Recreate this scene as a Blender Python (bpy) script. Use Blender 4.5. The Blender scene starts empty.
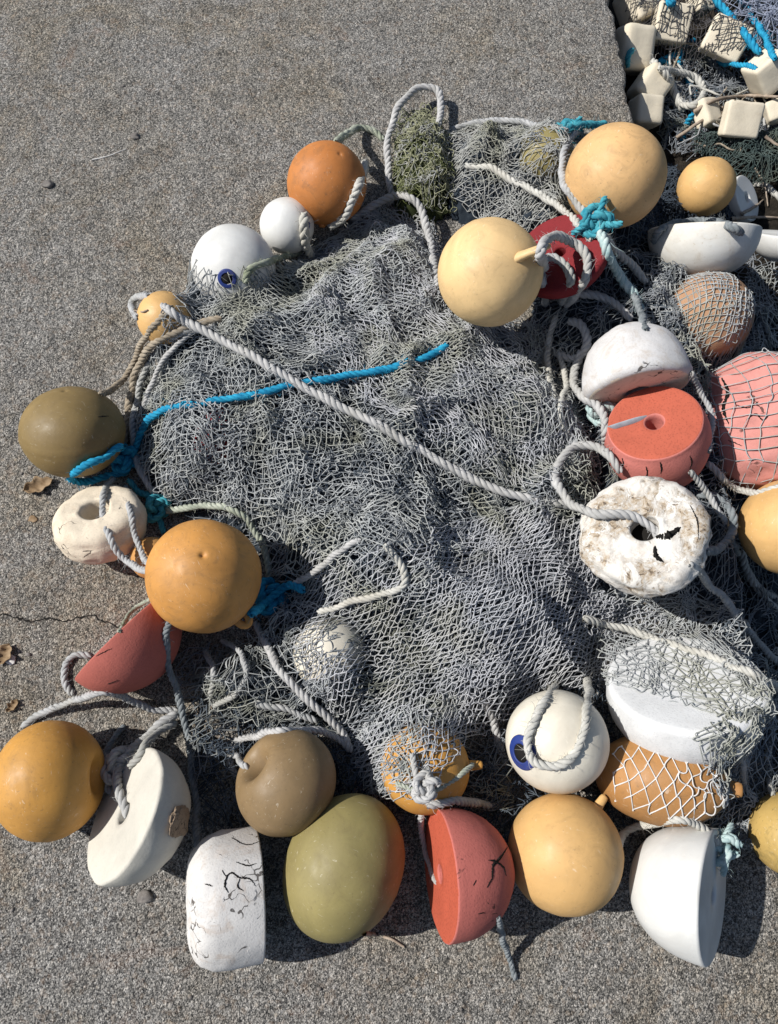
import bpy, bmesh, math, random
import numpy as np
from mathutils import Vector, Matrix, noise
from mathutils.bvhtree import BVHTree

random.seed(7)
RNG = np.random.default_rng(7)
S = bpy.context.scene
COL = S.collection
PI = math.pi
R = math.radians

# ------------------------------------------------------------------ camera
CZ = 1.6
TILT = R(18)
FPX = 773.0
CAM = Vector((0, 0, CZ))
FW = Vector((0, math.sin(TILT), -math.cos(TILT)))
UP = Vector((0, math.cos(TILT), math.sin(TILT)))
RT = Vector((1, 0, 0))
cd = bpy.data.cameras.new('camera')
cam = bpy.data.objects.new('camera', cd)
COL.objects.link(cam)
cam.location = CAM
cam.rotation_euler = (TILT, 0, 0)
cd.sensor_fit = 'VERTICAL'
cd.sensor_height = 36
cd.lens = 36 * FPX / 1024
cd.clip_start = 0.05
cd.clip_end = 300
S.camera = cam

def ray(px, py):
    return FW + RT * ((px - 389) / FPX) + UP * ((512 - py) / FPX)

def at(px, py, z=0.0):
    d = ray(px, py)
    return CAM + d * ((z - CZ) / d.z)

def basis(px, py):
    """right / picture-up / towards the viewer, at that spot of the place"""
    t = -ray(px, py).normalized()
    r = (RT - t * RT.dot(t)).normalized()
    u = t.cross(r)
    return r, u, t

def V(px, py, a, b, c):
    r, u, t = basis(px, py)
    return (r * a + u * b + t * c).normalized()

# ------------------------------------------------------------------ world and light
SUN_EL, SUN_FROM = R(46), Vector((-1, 0.10, 0)).normalized()
w = bpy.data.worlds.new('World')
S.world = w
w.use_nodes = True
nt = w.node_tree
bg = nt.nodes['Background']
sky = nt.nodes.new('ShaderNodeTexSky')
sky.sky_type = 'NISHITA'
sky.sun_disc = False
sky.sun_elevation = SUN_EL
sky.sun_rotation = math.atan2(SUN_FROM.x, SUN_FROM.y)
nt.links.new(sky.outputs[0], bg.inputs[0])
bg.inputs[1].default_value = 0.07
ld = bpy.data.lights.new('sun', 'SUN')
ld.energy = 4.9
ld.angle = R(0.5)
ld.color = (1.0, 0.965, 0.91)
sun = bpy.data.objects.new('sun', ld)
COL.objects.link(sun)
sd = (SUN_FROM * math.cos(SUN_EL) + Vector((0, 0, math.sin(SUN_EL)))).normalized()
sun.rotation_euler = (-sd).to_track_quat('-Z', 'Y').to_euler()
sun.location = (-3, 0, 4)
S.view_settings.view_transform = 'Standard'
S.view_settings.look = 'None'
S.view_settings.gamma = 1
S.view_settings.use_curve_mapping = False
S.view_settings.exposure = 0.20

# ------------------------------------------------------------------ helpers
def tag(o, label=None, cat=None, group=None, kind=None):
    if label: o['label'] = label
    if cat: o['category'] = cat
    if group: o['group'] = group
    if kind: o['kind'] = kind
    return o

def link(name, me, mat=None, parent=None, smooth=True):
    if mat is not None:
        me.materials.append(mat)
    o = bpy.data.objects.new(name, me)
    COL.objects.link(o)
    if smooth:
        me.polygons.foreach_set('use_smooth', [True] * len(me.polygons))
    if parent is not None:
        o.parent = parent
        o.matrix_parent_inverse = parent.matrix_world.inverted()
    me.update()
    return o

def fast_mesh(name, verts, faces):
    """verts (n,3), faces (m,k) int arrays"""
    me = bpy.data.meshes.new(name)
    faces = np.asarray(faces, dtype=np.int32)
    m, k = faces.shape
    me.vertices.add(len(verts))
    me.vertices.foreach_set('co', np.asarray(verts, dtype=np.float32).ravel())
    me.loops.add(m * k)
    me.loops.foreach_set('vertex_index', faces.ravel())
    me.polygons.add(m)
    me.polygons.foreach_set('loop_start', np.arange(0, m * k, k, dtype=np.int32))
    me.polygons.foreach_set('loop_total', np.full(m, k, dtype=np.int32))
    me.update(calc_edges=True)
    return me

class SN:
    """smooth random field on the plane (sum of waves)"""
    def __init__(s, seed, wl, n=14):
        g = np.random.default_rng(seed)
        a = g.uniform(0, 2 * PI, n)
        k = 2 * PI / (wl * g.uniform(0.6, 1.8, n))
        s.kx, s.ky, s.ph = k * np.cos(a), k * np.sin(a), g.uniform(0, 2 * PI, n)
        s.n = n
    def __call__(s, x, y):
        x = np.asarray(x)[..., None]; y = np.asarray(y)[..., None]
        return np.sin(x * s.kx + y * s.ky + s.ph).sum(-1) * (1.4 / math.sqrt(s.n))

def catmull(P, step):
    """smooth 3D path through P, resampled every `step`"""
    P = np.array(P, dtype=float)
    if len(P) == 2:
        P = np.array([P[0], (P[0] + P[1]) / 2, P[1]])
    Q = np.vstack([2 * P[0] - P[1], P, 2 * P[-1] - P[-2]])
    out = []
    t = np.linspace(0, 1, 24, endpoint=False)[:, None]
    for i in range(1, len(Q) - 2):
        a, b, c, d = Q[i - 1], Q[i], Q[i + 1], Q[i + 2]
        out.append(0.5 * (2 * b + (c - a) * t + (2 * a - 5 * b + 4 * c - d) * t**2 + (3 * b - a - 3 * c + d) * t**3))
    out = np.vstack(out + [P[-1:]])
    sl = np.r_[0, np.cumsum(np.linalg.norm(np.diff(out, axis=0), axis=1))]
    n = max(4, int(sl[-1] / step))
    q = np.linspace(0, sl[-1], n + 1)
    return np.stack([np.interp(q, sl, out[:, k]) for k in range(3)], 1), q

def frames(P):
    T = np.gradient(P, axis=0)
    T /= np.linalg.norm(T, axis=1)[:, None] + 1e-12
    N = np.zeros_like(P)
    n = np.cross(T[0], [0.3, 0.1, 1.0]); n /= np.linalg.norm(n) + 1e-9
    for i in range(len(P)):
        n = n - T[i] * n.dot(T[i]); n /= np.linalg.norm(n) + 1e-9
        N[i] = n
    return T, N, np.cross(T, N)

def tube_arrays(P, rad, sides=6, base=0, flat=None):
    """tube round path P with radius array; returns verts, quads"""
    T, N, B = frames(P)
    rad = np.broadcast_to(rad, (len(P),))
    a = np.arange(sides) * 2 * PI / sides
    ca, sa = np.cos(a), np.sin(a)
    if flat: sa = sa * flat
    v = P[:, None, :] + rad[:, None, None] * (N[:, None, :] * ca[None, :, None] + B[:, None, :] * sa[None, :, None])
    n = len(P)
    i = np.arange(n - 1)[:, None] * sides; j = np.arange(sides)[None, :]; j2 = (j + 1) % sides
    f = np.stack([i + j, i + j2, i + sides + j2, i + sides + j], -1).reshape(-1, 4) + base
    return v.reshape(-1, 3), f

def rope_arrays(P3, r, pitch=None, strands=3, fuzz=0.0, seed=0):
    """laid rope: strands twisted round the path, loose fibres sticking out"""
    g = np.random.default_rng(seed)
    pitch = pitch or r * 5.0
    P, s = catmull(P3, pitch / 9)
    T, N, B = frames(P)
    vs, fs, base = [], [], 0
    ends = np.ones(len(P)); ends[0] = ends[-1] = 0.35; ends[1] = ends[-2] = 0.85
    P = P + np.stack([SN(seed + q, r * 9)(s, s * 0) for q in (900, 910, 920)], 1) * r * 0.16
    wob = 1 + 0.07 * np.sin(s / r * 0.37 + seed) + 0.05 * np.sin(s / r * 0.9 + 2 * seed)
    for k in range(strands):
        ph = 2 * PI * s / pitch + 2 * PI * k / strands
        off = 0.47 * r * wob
        C = P + (N * np.cos(ph)[:, None] + B * np.sin(ph)[:, None]) * off[:, None]
        v, f = tube_arrays(C, 0.56 * r * ends * wob, 7, base)
        vs.append(v); fs.append(f); base += len(v)
    nf = int((fuzz * 1.8 + 0.4) * s[-1] / r)
    for _ in range(nf):
        i = g.integers(1, len(P) - 2)
        a = g.uniform(0, 2 * PI)
        d = N[i] * math.cos(a) + B[i] * math.sin(a) + T[i] * g.normal() * 0.8
        L = r * g.uniform(0.5, 1.5)
        p0 = P[i] + (N[i] * math.cos(a) + B[i] * math.sin(a)) * r * 0.9
        Q = np.array([p0, p0 + d * L * 0.5 + g.normal(size=3) * r * 0.15, p0 + d * L + g.normal(size=3) * r * 0.4])
        v, f = tube_arrays(Q, np.array([0.05, 0.045, 0.02]) * r, 3, base)
        vs.append(v); fs.append(f); base += len(v)
    return np.vstack(vs), np.vstack(fs)

# ------------------------------------------------------------------ materials
class NB:
    def __init__(s, name):
        s.m = bpy.data.materials.new(name); s.m.use_nodes = True
        s.t = s.m.node_tree
        s.b = s.t.nodes['Principled BSDF']
        tc = s.t.nodes.new('ShaderNodeTexCoord')
        s.co = tc.outputs['Object']
    def n(s, ty, **kw):
        x = s.t.nodes.new('ShaderNode' + ty)
        for k, v in kw.items(): setattr(x, k, v)
        return x
    def l(s, a, b): s.t.links.new(a, b)
    def noise(s, scale, detail=4, rough=0.55, dist=0.0, co=None):
        x = s.n('TexNoise'); s.l(co or s.co, x.inputs['Vector'])
        x.inputs['Scale'].default_value = scale; x.inputs['Detail'].default_value = detail
        x.inputs['Roughness'].default_value = rough; x.inputs['Distortion'].default_value = dist
        return x.outputs['Fac']
    def vor(s, scale, feature='F1', out='Distance', co=None, rnd=1.0):
        x = s.n('TexVoronoi', feature=feature); s.l(co or s.co, x.inputs['Vector'])
        x.inputs['Scale'].default_value = scale; x.inputs['Randomness'].default_value = rnd
        return x.outputs[out]
    def ramp(s, fac, stops, interp='LINEAR'):
        x = s.n('ValToRGB'); s.l(fac, x.inputs[0]); e = x.color_ramp.elements
        x.color_ramp.interpolation = interp
        while len(e) < len(stops): e.new(0.5)
        for el, (p, c) in zip(e, stops):
            el.position = p
            el.color = (c, c, c, 1) if not hasattr(c, '__len__') else (*c, 1)
        return x.outputs[0]
    def mix(s, f, a, b, mode='MIX'):
        x = s.n('MixRGB', blend_type=mode)
        for i, v in enumerate((f, a, b)):
            if hasattr(v, 'is_linked'): s.l(v, x.inputs[i])
            elif hasattr(v, '__len__'): x.inputs[i].default_value = (*v, 1)
            else: x.inputs[i].default_value = v
        return x.outputs[0]
    def math(s, op, a, b=0.0):
        x = s.n('Math', operation=op)
        for i, v in enumerate((a, b)):
            if hasattr(v, 'is_linked'): s.l(v, x.inputs[i])
            else: x.inputs[i].default_value = v
        return x.outputs[0]
    def bump(s, h, strength=0.3, dist=0.002):
        x = s.n('Bump'); s.l(h, x.inputs['Height'])
        x.inputs['Strength'].default_value = strength; x.inputs['Distance'].default_value = dist
        s.l(x.outputs[0], s.b.inputs['Normal'])
    def out(s, col, rough=0.6, spec=0.5):
        if hasattr(col, 'is_linked'): s.l(col, s.b.inputs['Base Color'])
        else: s.b.inputs['Base Color'].default_value = (*col, 1)
        if hasattr(rough, 'is_linked'): s.l(rough, s.b.inputs['Roughness'])
        else: s.b.inputs['Roughness'].default_value = rough
        s.b.inputs['Specular IOR Level'].default_value = spec
        return s.m

def sc(c, f): return tuple(min(1, x * f) for x in c)

def plastic(name, col, dirt=(0.10, 0.07, 0.04), rough=0.56, amount=0.5, off=0.0):
    """old hard float plastic: mottled, stained, scuffed"""
    b = NB(name)
    mp = b.n('Mapping'); b.l(b.co, mp.inputs[0]); mp.inputs[1].default_value = (off, off * 1.7, off * .6)
    co = mp.outputs[0]
    big = b.ramp(b.noise(9, 4, 0.6, 0.8, co), [(0.32, 0.0), (0.72, 1.0)])
    c = b.mix(big, sc(col, 0.80), sc(col, 1.08))
    wash = b.ramp(b.noise(4.5, 3, 0.6, 1.5, co), [(0.35, 0.0), (0.65, 1.0)])
    c = b.mix(b.math('MULTIPLY', wash, 0.14 * min(1, amount + .2)), c, sc(dirt, 2.2))
    stain = b.ramp(b.noise(20, 7, 0.75, 1.4, co), [(0.52, 0.0), (0.74, 1.0)])
    c = b.mix(b.math('MULTIPLY', stain, 0.46 * amount), c, dirt)
    spk = b.ramp(b.noise(170, 2, 0.5, 0, co), [(0.66, 0.0), (0.74, 1.0)])
    c = b.mix(b.math('MULTIPLY', spk, 0.4 * amount), c, dirt)
    pale = b.ramp(b.noise(60, 5, 0.7, 2.0, co), [(0.63, 0.0), (0.74, 1.0)])
    c = b.mix(b.math('MULTIPLY', pale, 0.22), c, sc((0.8, 0.75, 0.62), 1))
    scr = b.n('Mapping'); b.l(co, scr.inputs[0]); scr.inputs['Scale'].default_value = (14, 90, 40); scr.inputs['Rotation'].default_value = (0.4 + off, 0.7, 0.3 * off)
    sl = b.ramp(b.noise(3.0, 3, 0.6, 0.6, scr.outputs[0]), [(0.66, 0.0), (0.70, 1.0)])
    c = b.mix(b.math('MULTIPLY', sl, 0.22), c, sc((0.85, 0.80, 0.68), 1))
    b.bump(b.noise(120, 4, 0.6, 0, co), 0.16, 0.002)
    r = b.ramp(b.noise(30, 3, 0.6, 0, co), [(0.3, rough - 0.1), (0.7, rough + 0.15)])
    return b.out(c, r, 0.4)

def foam(name, col, dirt=(0.30, 0.18, 0.09), crack=0.5, stain=0.5, pits=0.4, crackscale=26, off=0.0, chip=0.0):
    """weathered foam float: pitted, cracked, stained"""
    b = NB(name)
    mp = b.n('Mapping'); b.l(b.co, mp.inputs[0]); mp.inputs[1].default_value = (off, off * 1.3, off * .7)
    co = mp.outputs[0]
    c = b.mix(b.ramp(b.noise(12, 5, 0.65, 0.6, co), [(0.3, 0.0), (0.7, 1.0)]), sc(col, 0.84), sc(col, 1.05))
    st = b.ramp(b.noise(15, 7, 0.72, 1.6, co), [(0.60 - 0.12 * stain, 0.0), (0.78 - 0.1 * stain, 1.0)])
    c = b.mix(b.math('MULTIPLY', st, 0.6 * min(1, stain + .15)), c, dirt)
    # warped cracks
    wn = b.n('TexNoise'); b.l(co, wn.inputs['Vector']); wn.inputs['Scale'].default_value = 30
    wv = b.n('VectorMath', operation='SCALE'); b.l(wn.outputs['Color'], wv.inputs[0]); wv.inputs['Scale'].default_value = 0.045
    wa = b.n('VectorMath', operation='ADD'); b.l(co, wa.inputs[0]); b.l(wv.outputs[0], wa.inputs[1])
    e = b.vor(crackscale, 'DISTANCE_TO_EDGE', 'Distance', wa.outputs[0])
    wl = b.math('MULTIPLY', b.ramp(b.noise(38, 3, 0.6, 0, co), [(0.36, 0.0), (0.68, 1.0)]), 0.055)
    line = b.math('LESS_THAN', e, wl)
    mask = b.ramp(b.noise(13, 3, 0.6, 0, co), [(0.66 - 0.20 * crack, 0.0), (0.70 - 0.2 * crack, 1.0)])
    ck = b.math('MULTIPLY', line, mask)
    if crack <= 0: ck = b.math('MULTIPLY', ck, 0.0)
    c = b.mix(b.math('MULTIPLY', ck, 0.85), c, (0.03, 0.022, 0.018))
    pit = b.ramp(b.vor(210, co=co), [(0.05, 0.0), (0.45, 1.0)])
    grain = b.noise(260, 3, 0.7, 0, co)
    c = b.mix(b.math('MULTIPLY', b.math('SUBTRACT', 1.0, pit), 0.5 * pits), c, sc(col, 0.35))
    lump = b.noise(40, 6, 0.7, 0.5, co)
    h = b.math('ADD', b.math('MULTIPLY', grain, 0.35 + pits * .3), b.math('MULTIPLY', pit, 0.5 * pits))
    h = b.math('ADD', h, b.math('MULTIPLY', lump, 0.9))
    if chip:
        cp = b.ramp(b.noise(26, 8, 0.78, 1.8, co), [(0.50, 1.0), (0.54, 0.0)])
        cp2 = b.ramp(b.noise(9, 3, 0.6, 0, co), [(0.47, 0.0), (0.55, 1.0)])
        cm = b.math('MULTIPLY', b.math('MULTIPLY', cp, cp2), chip)
        c = b.mix(cm, c, b.ramp(b.noise(70, 5, 0.7, 0.5, co), [(0.36, (0.09, 0.065, 0.045)), (0.46, (0.40, 0.32, 0.23)), (0.58, (0.54, 0.51, 0.46))]))
        h = b.math('SUBTRACT', h, b.math('MULTIPLY', cm, 3.5))
    h = b.math('SUBTRACT', h, b.math('MULTIPLY', ck, 4.0))
    b.bump(h, 0.45, 0.0022)
    return b.out(c, 0.82, 0.25)

def fibre(name, col, col2, scale=60, rough=0.85, patch=None, patch_amt=0.5):
    b = NB(name)
    c = b.mix(b.ramp(b.noise(scale, 4, 0.6), [(0.3, 0.0), (0.7, 1.0)]), col, col2)
    if patch:
        c = b.mix(b.math('MULTIPLY', b.ramp(b.noise(6, 4, 0.6, 0.5), [(0.48, 0.0), (0.66, 1.0)]), patch_amt), c, patch)
    b.bump(b.noise(900, 2, 0.6), 0.3, 0.001)
    return b.out(c, rough, 0.2)

def concrete_mat():
    b = NB('concrete')
    def bw(x):
        y = b.n('RGBToBW'); b.l(x, y.inputs[0]); return y.outputs[0]
    v1, v2, v3 = bw(b.vor(400, 'F1', 'Color')), bw(b.vor(120, 'F1', 'Color')), bw(b.vor(760, 'F1', 'Color'))
    t = b.math('ADD', b.math('MULTIPLY', v1, 0.56), b.math('MULTIPLY', v3, 0.34))
    t = b.math('ADD', t, b.math('MULTIPLY', v2, 0.10))
    t = b.math('ADD', t, b.math('MULTIPLY', b.math('SUBTRACT', b.noise(26, 6, 0.7, 0.4), 0.5), 0.38))
    c = b.ramp(t, [(0.24, (0.024, 0.025, 0.026)), (0.40, (0.110, 0.107, 0.102)), (0.53, (0.205, 0.198, 0.187)),
                   (0.66, (0.335, 0.322, 0.303)), (0.82, (0.55, 0.53, 0.50))])
    for sc_, th_, am_ in ((150, 0.60, 0.75), (260, 0.62, 0.7)):
        vs_ = bw(b.vor(sc_, 'F1', 'Color')); ds_ = b.vor(sc_)
        m_ = b.math('MULTIPLY', b.ramp(vs_, [(th_, 0.0), (th_ + 0.16, 1.0)]), b.ramp(b.math('ADD', ds_, b.math('MULTIPLY', b.noise(sc_ * 2.2, 2), 0.25)), [(0.34, 1.0), (0.46, 0.0)]))
        c = b.mix(b.math('MULTIPLY', m_, am_), c, (0.47, 0.455, 0.425))
        k_ = b.math('MULTIPLY', b.ramp(vs_, [(0.36, 1.0), (0.44, 0.0)]), b.ramp(ds_, [(0.25, 1.0), (0.42, 0.0)]))
        c = b.mix(b.math('MULTIPLY', k_, 0.55), c, (0.035, 0.035, 0.036))
    # single brown and rusty grains
    br = b.ramp(v2, [(0.70, 0.0), (0.78, 1.0)])
    c = b.mix(b.math('MULTIPLY', br, 0.18), c, (0.22, 0.14, 0.08))
    v4 = bw(b.vor(70, 'F1', 'Color')); d4 = b.vor(70)
    stone = b.math('MULTIPLY', b.math('GREATER_THAN', v4, 0.70), b.ramp(d4, [(0.20, 1.0), (0.30, 0.0)]))
    c = b.mix(b.math('MULTIPLY', stone, 0.62), c, b.ramp(v4, [(0.70, (0.30, 0.29, 0.285)), (0.78, (0.50, 0.485, 0.46)), (0.88, (0.36, 0.31, 0.25))]))
    pitm = b.math('MULTIPLY', b.math('LESS_THAN', v4, 0.30), b.ramp(d4, [(0.10, 1.0), (0.28, 0.0)]))
    c = b.mix(b.math('MULTIPLY', pitm, 0.65), c, (0.025, 0.026, 0.030))
    # worn, darker and browner patches
    big = b.ramp(b.noise(2.3, 5, 0.6, 0.4), [(0.35, 0.0), (0.65, 1.0)])
    c = b.mix(b.math('MULTIPLY', big, 0.5), c, (0.92, 0.88, 0.80), 'MULTIPLY')
    mid = b.ramp(b.noise(9, 6, 0.7, 0.8), [(0.48, 0.0), (0.66, 1.0)])
    c = b.mix(b.math('MULTIPLY', mid, 0.45), c, (0.62, 0.57, 0.50), 'MULTIPLY')
    warm = b.ramp(b.noise(3.1, 6, 0.7, 0.8), [(0.48, 0.0), (0.64, 1.0)])
    c = b.mix(b.math('MULTIPLY', warm, 0.40), c, (1.0, 0.86, 0.62), 'MULTIPLY')
    rust = b.ramp(b.noise(7, 5, 0.65, 1), [(0.62, 0.0), (0.78, 1.0)])
    c = b.mix(b.math('MULTIPLY', rust, 0.35), c, (0.25, 0.12, 0.06))
    d1 = b.vor(330); d2 = b.vor(120)
    h = b.math('ADD', b.math('MULTIPLY', d1, -0.6), b.math('MULTIPLY', b.math('MULTIPLY', d2, v2), -1.2))
    h = b.math('ADD', h, b.math('MULTIPLY', b.noise(60, 6, 0.7), 1.6))
    b.bump(h, 0.9, 0.004)
    return b.out(c, 0.9, 0.2)

def dirt_mat():
    b = NB('dirt')
    c = b.ramp(b.noise(30, 8, 0.75), [(0.3, (0.012, 0.011, 0.010)), (0.55, (0.045, 0.038, 0.030)), (0.75, (0.12, 0.10, 0.08))])
    b.bump(b.noise(45, 8, 0.8), 1.0, 0.02)
    return b.out(c, 0.95, 0.1)

M = {}
M['ochre_pale'] = plastic('ochre_pale', (0.72, 0.50, 0.245), off=1)
M['ochre'] = plastic('ochre', (0.63, 0.385, 0.150), off=2)
M['ochre_warm'] = plastic('ochre_warm', (0.54, 0.270, 0.080), off=3, amount=0.8)
M['tan'] = plastic('tan', (0.67, 0.415, 0.185), off=22, amount=0.8)
M['brown_orange'] = plastic('brown_orange', (0.40, 0.195, 0.062), off=23, amount=0.9)
M['olive_yellow'] = plastic('olive_yellow', (0.46, 0.31, 0.10), dirt=(0.10, 0.09, 0.04), off=24, amount=1.4)
M['orange'] = plastic('orange', (0.56, 0.265, 0.065), off=4, amount=0.9)
M['amber'] = plastic('amber', (0.53, 0.265, 0.055), off=5, amount=0.8)
M['rust'] = plastic('rust', (0.50, 0.180, 0.042), off=6, amount=1.1)
M['olive_brown'] = plastic('olive_brown', (0.215, 0.148, 0.055), off=7, amount=0.7)
M['brown'] = plastic('brown', (0.225, 0.150, 0.072), off=8, amount=1.0)
M['olive'] = plastic('olive', (0.255, 0.215, 0.082), off=9, amount=0.6)
M['cream'] = plastic('cream', (0.68, 0.64, 0.54), dirt=(0.35, 0.25, 0.15), rough=0.5, off=10, amount=0.35)
M['white'] = plastic('white', (0.62, 0.625, 0.61), dirt=(0.4, 0.33, 0.24), rough=0.5, off=11, amount=0.25)
M['white_shell'] = plastic('white_shell', (0.70, 0.70, 0.665), dirt=(0.36, 0.25, 0.12), rough=0.45, off=12, amount=0.8)
M['blue'] = plastic('blue', (0.006, 0.035, 0.21), rough=0.5, off=13, amount=0.9)
M['foam_white'] = foam('foam_white', (0.66, 0.665, 0.665), crack=0.0, stain=0.15, off=1)
M['foam_chalk'] = foam('foam_chalk', (0.58, 0.57, 0.565), dirt=(0.36, 0.27, 0.18), crack=0.08, stain=0.75, pits=0.35, off=28)
M['foam_cracked'] = foam('foam_cracked', (0.60, 0.585, 0.565), crack=0.55, stain=0.55, off=2, crackscale=34)
M['foam_flaking'] = foam('foam_flaking', (0.72, 0.69, 0.64), dirt=(0.27, 0.19, 0.12), crack=0.15, stain=0.8, off=3, chip=1.0)
M['foam_cream'] = foam('foam_cream', (0.70, 0.61, 0.48), crack=0.35, stain=0.5, off=4)
M['foam_ivory'] = foam('foam_ivory', (0.54, 0.515, 0.45), dirt=(0.30, 0.23, 0.17), crack=0.0, stain=0.15, pits=0.2, off=5)
M['foam_red'] = foam('foam_red', (0.48, 0.140, 0.115), dirt=(0.30, 0.13, 0.09), crack=0.35, stain=0.2, off=6, crackscale=22)
M['foam_red_face'] = foam('foam_red_face', (0.44, 0.090, 0.048), dirt=(0.3, 0.05, 0.02), crack=0.0, stain=0.2, pits=0.9, off=7)
M['foam_rose'] = foam('foam_rose', (0.55, 0.185, 0.155), dirt=(0.30, 0.12, 0.09), crack=0.2, stain=0.2, pits=0.5, off=26)
M['foam_brick'] = foam('foam_brick', (0.44, 0.105, 0.062), dirt=(0.20, 0.06, 0.04), crack=0.0, stain=0.4, pits=0.8, off=27)
M['foam_pink'] = foam('foam_pink', (0.57, 0.245, 0.215), dirt=(0.36, 0.14, 0.10), crack=0.45, stain=0.4, pits=0.3, off=8, crackscale=14)
M['foam_dull_red'] = foam('foam_dull_red', (0.43, 0.125, 0.098), dirt=(0.2, 0.07, 0.05), crack=0.05, stain=0.25, pits=0.3, off=9)
M['foam_crimson'] = foam('foam_crimson', (0.20, 0.020, 0.024), dirt=(0.1, 0.02, 0.02), crack=0.0, stain=0.2, pits=0.5, off=10)
M['foam_peach'] = foam('foam_peach', (0.40, 0.235, 0.14), crack=0.2, stain=0.3, pits=0.3, off=11)
M['foam_block'] = foam('foam_block', (0.68, 0.61, 0.48), dirt=(0.3, 0.2, 0.12), crack=0.0, stain=0.3, pits=0.15, off=12)
M['broken_foam'] = foam('broken_foam', (0.27, 0.20, 0.14), dirt=(0.12, 0.09, 0.07), crack=1.0, stain=0.4, pits=0.9, off=13, crackscale=60)
M['hole'] = NB('hole').out((0.015, 0.014, 0.013), 0.9, 0.1)  # near-black, standing for the shade inside bores; cracks share it
M['rope_white'] = fibre('rope_white', (0.33, 0.33, 0.33), (0.49, 0.485, 0.475), patch=(0.27, 0.26, 0.22))
M['rope_grey'] = fibre('rope_grey', (0.28, 0.29, 0.295), (0.45, 0.45, 0.45), patch=(0.30, 0.29, 0.23))
M['rope_pale'] = fibre('rope_pale', (0.37, 0.365, 0.335), (0.54, 0.53, 0.49), patch=(0.36, 0.33, 0.26), patch_amt=0.4)
M['rope_tan'] = fibre('rope_tan', (0.22, 0.18, 0.13), (0.38, 0.33, 0.26))
M['rope_dark'] = fibre('rope_dark', (0.12, 0.14, 0.15), (0.26, 0.28, 0.29))
M['rope_green'] = fibre('rope_green', (0.22, 0.25, 0.20), (0.45, 0.47, 0.40), patch=(0.14, 0.16, 0.08), patch_amt=0.6)
M['rope_blue'] = fibre('rope_blue', (0.006, 0.15, 0.30), (0.03, 0.34, 0.52))
M['rope_teal'] = fibre('rope_teal', (0.02, 0.20, 0.28), (0.09, 0.37, 0.42))
M['rope_tealgrey'] = fibre('rope_tealgrey', (0.25, 0.38, 0.39), (0.50, 0.58, 0.56))
M['strap'] = fibre('strap', (0.25, 0.28, 0.32), (0.38, 0.40, 0.43))
M['net_light'] = fibre('net_light', (0.265, 0.285, 0.295), (0.48, 0.49, 0.485), 40, patch=(0.30, 0.295, 0.21), patch_amt=0.6)
M['net_lilac'] = fibre('net_lilac', (0.31, 0.32, 0.345), (0.51, 0.515, 0.535), 40, patch=(0.32, 0.31, 0.24), patch_amt=0.45)
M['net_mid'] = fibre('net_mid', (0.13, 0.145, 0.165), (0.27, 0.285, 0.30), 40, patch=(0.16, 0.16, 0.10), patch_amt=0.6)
M['net_deep'] = fibre('net_deep', (0.05, 0.065, 0.085), (0.12, 0.14, 0.16), 40)  # darkened copy of the net twine: depth shade put into the colour
M['net_green'] = fibre('net_green', (0.19, 0.20, 0.11), (0.36, 0.36, 0.25), 30, patch=(0.10, 0.13, 0.02), patch_amt=0.85)
M['net_grey2'] = fibre('net_grey2', (0.27, 0.28, 0.27), (0.45, 0.45, 0.43), 40, patch=(0.22, 0.22, 0.13), patch_amt=0.6)
M['net_white'] = fibre('net_white', (0.50, 0.49, 0.47), (0.70, 0.68, 0.66), 40)
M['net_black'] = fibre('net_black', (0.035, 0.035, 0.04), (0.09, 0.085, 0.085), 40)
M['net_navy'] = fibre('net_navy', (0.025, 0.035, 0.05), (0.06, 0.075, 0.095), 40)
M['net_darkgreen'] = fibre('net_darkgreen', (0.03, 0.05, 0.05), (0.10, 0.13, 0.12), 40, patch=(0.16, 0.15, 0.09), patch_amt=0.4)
M['net_blue'] = fibre('net_blue', (0.16, 0.20, 0.28), (0.36, 0.38, 0.46), 40)
M['shade_core'] = fibre('shade_core', (0.012, 0.018, 0.027), (0.030, 0.040, 0.052), 90)  # near-black navy: deep shade in the net gaps, put into the colour
M['shade_core_green'] = fibre('shade_core_green', (0.012, 0.018, 0.006), (0.05, 0.06, 0.02), 90)  # near-black green, painting the same gap shade inside the algae clump
M['twig'] = fibre('twig', (0.20, 0.15, 0.11), (0.42, 0.35, 0.28), 50)
M['leaf'] = fibre('leaf', (0.16, 0.10, 0.05), (0.34, 0.25, 0.16), 50)
M['shell'] = fibre('shell', (0.55, 0.53, 0.50), (0.75, 0.73, 0.70), 50)
M['pebble'] = fibre('pebble', (0.10, 0.09, 0.085), (0.26, 0.24, 0.22), 60)
M['concrete'] = concrete_mat()
M['dirt'] = dirt_mat()

# ------------------------------------------------------------------ ground
LOW = -0.20
e0, e1 = at(611, 0), at(633, 112)
ed = (e1 - e0).normalized()           # along the slab's edge, towards the viewer
en = Vector((-ed.y, ed.x, 0))         # to the right of it
if en.x < 0: en = -en
n = 2600
tt = np.linspace(-3.0, 5.0, n)
jag = 0.004 * SN(3, 0.09)(tt, tt * 0) + 0.0013 * SN(4, 0.03)(tt, tt * 0) + 0.0005 * SN(5, 0.009)(tt, tt * 0)
rows = []
prof = [(-30, 0), (-3, 0), (-0.4, 0), (-0.05, 0), (-0.012, -0.0005), (-0.004, -0.003), (0.0, -0.010), (0.002, -0.04), (0.004, -0.12), (0.004, -0.26)]
vs = []
for (o, z) in prof:
    k = jag if o > -0.03 else jag * 0
    q = np.stack([e0.x + ed.x * tt + en.x * (o + k), e0.y + ed.y * tt + en.y * (o + k), np.full(n, z)], 1)
    vs.append(q)
vs = np.stack(vs, 1)
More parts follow.
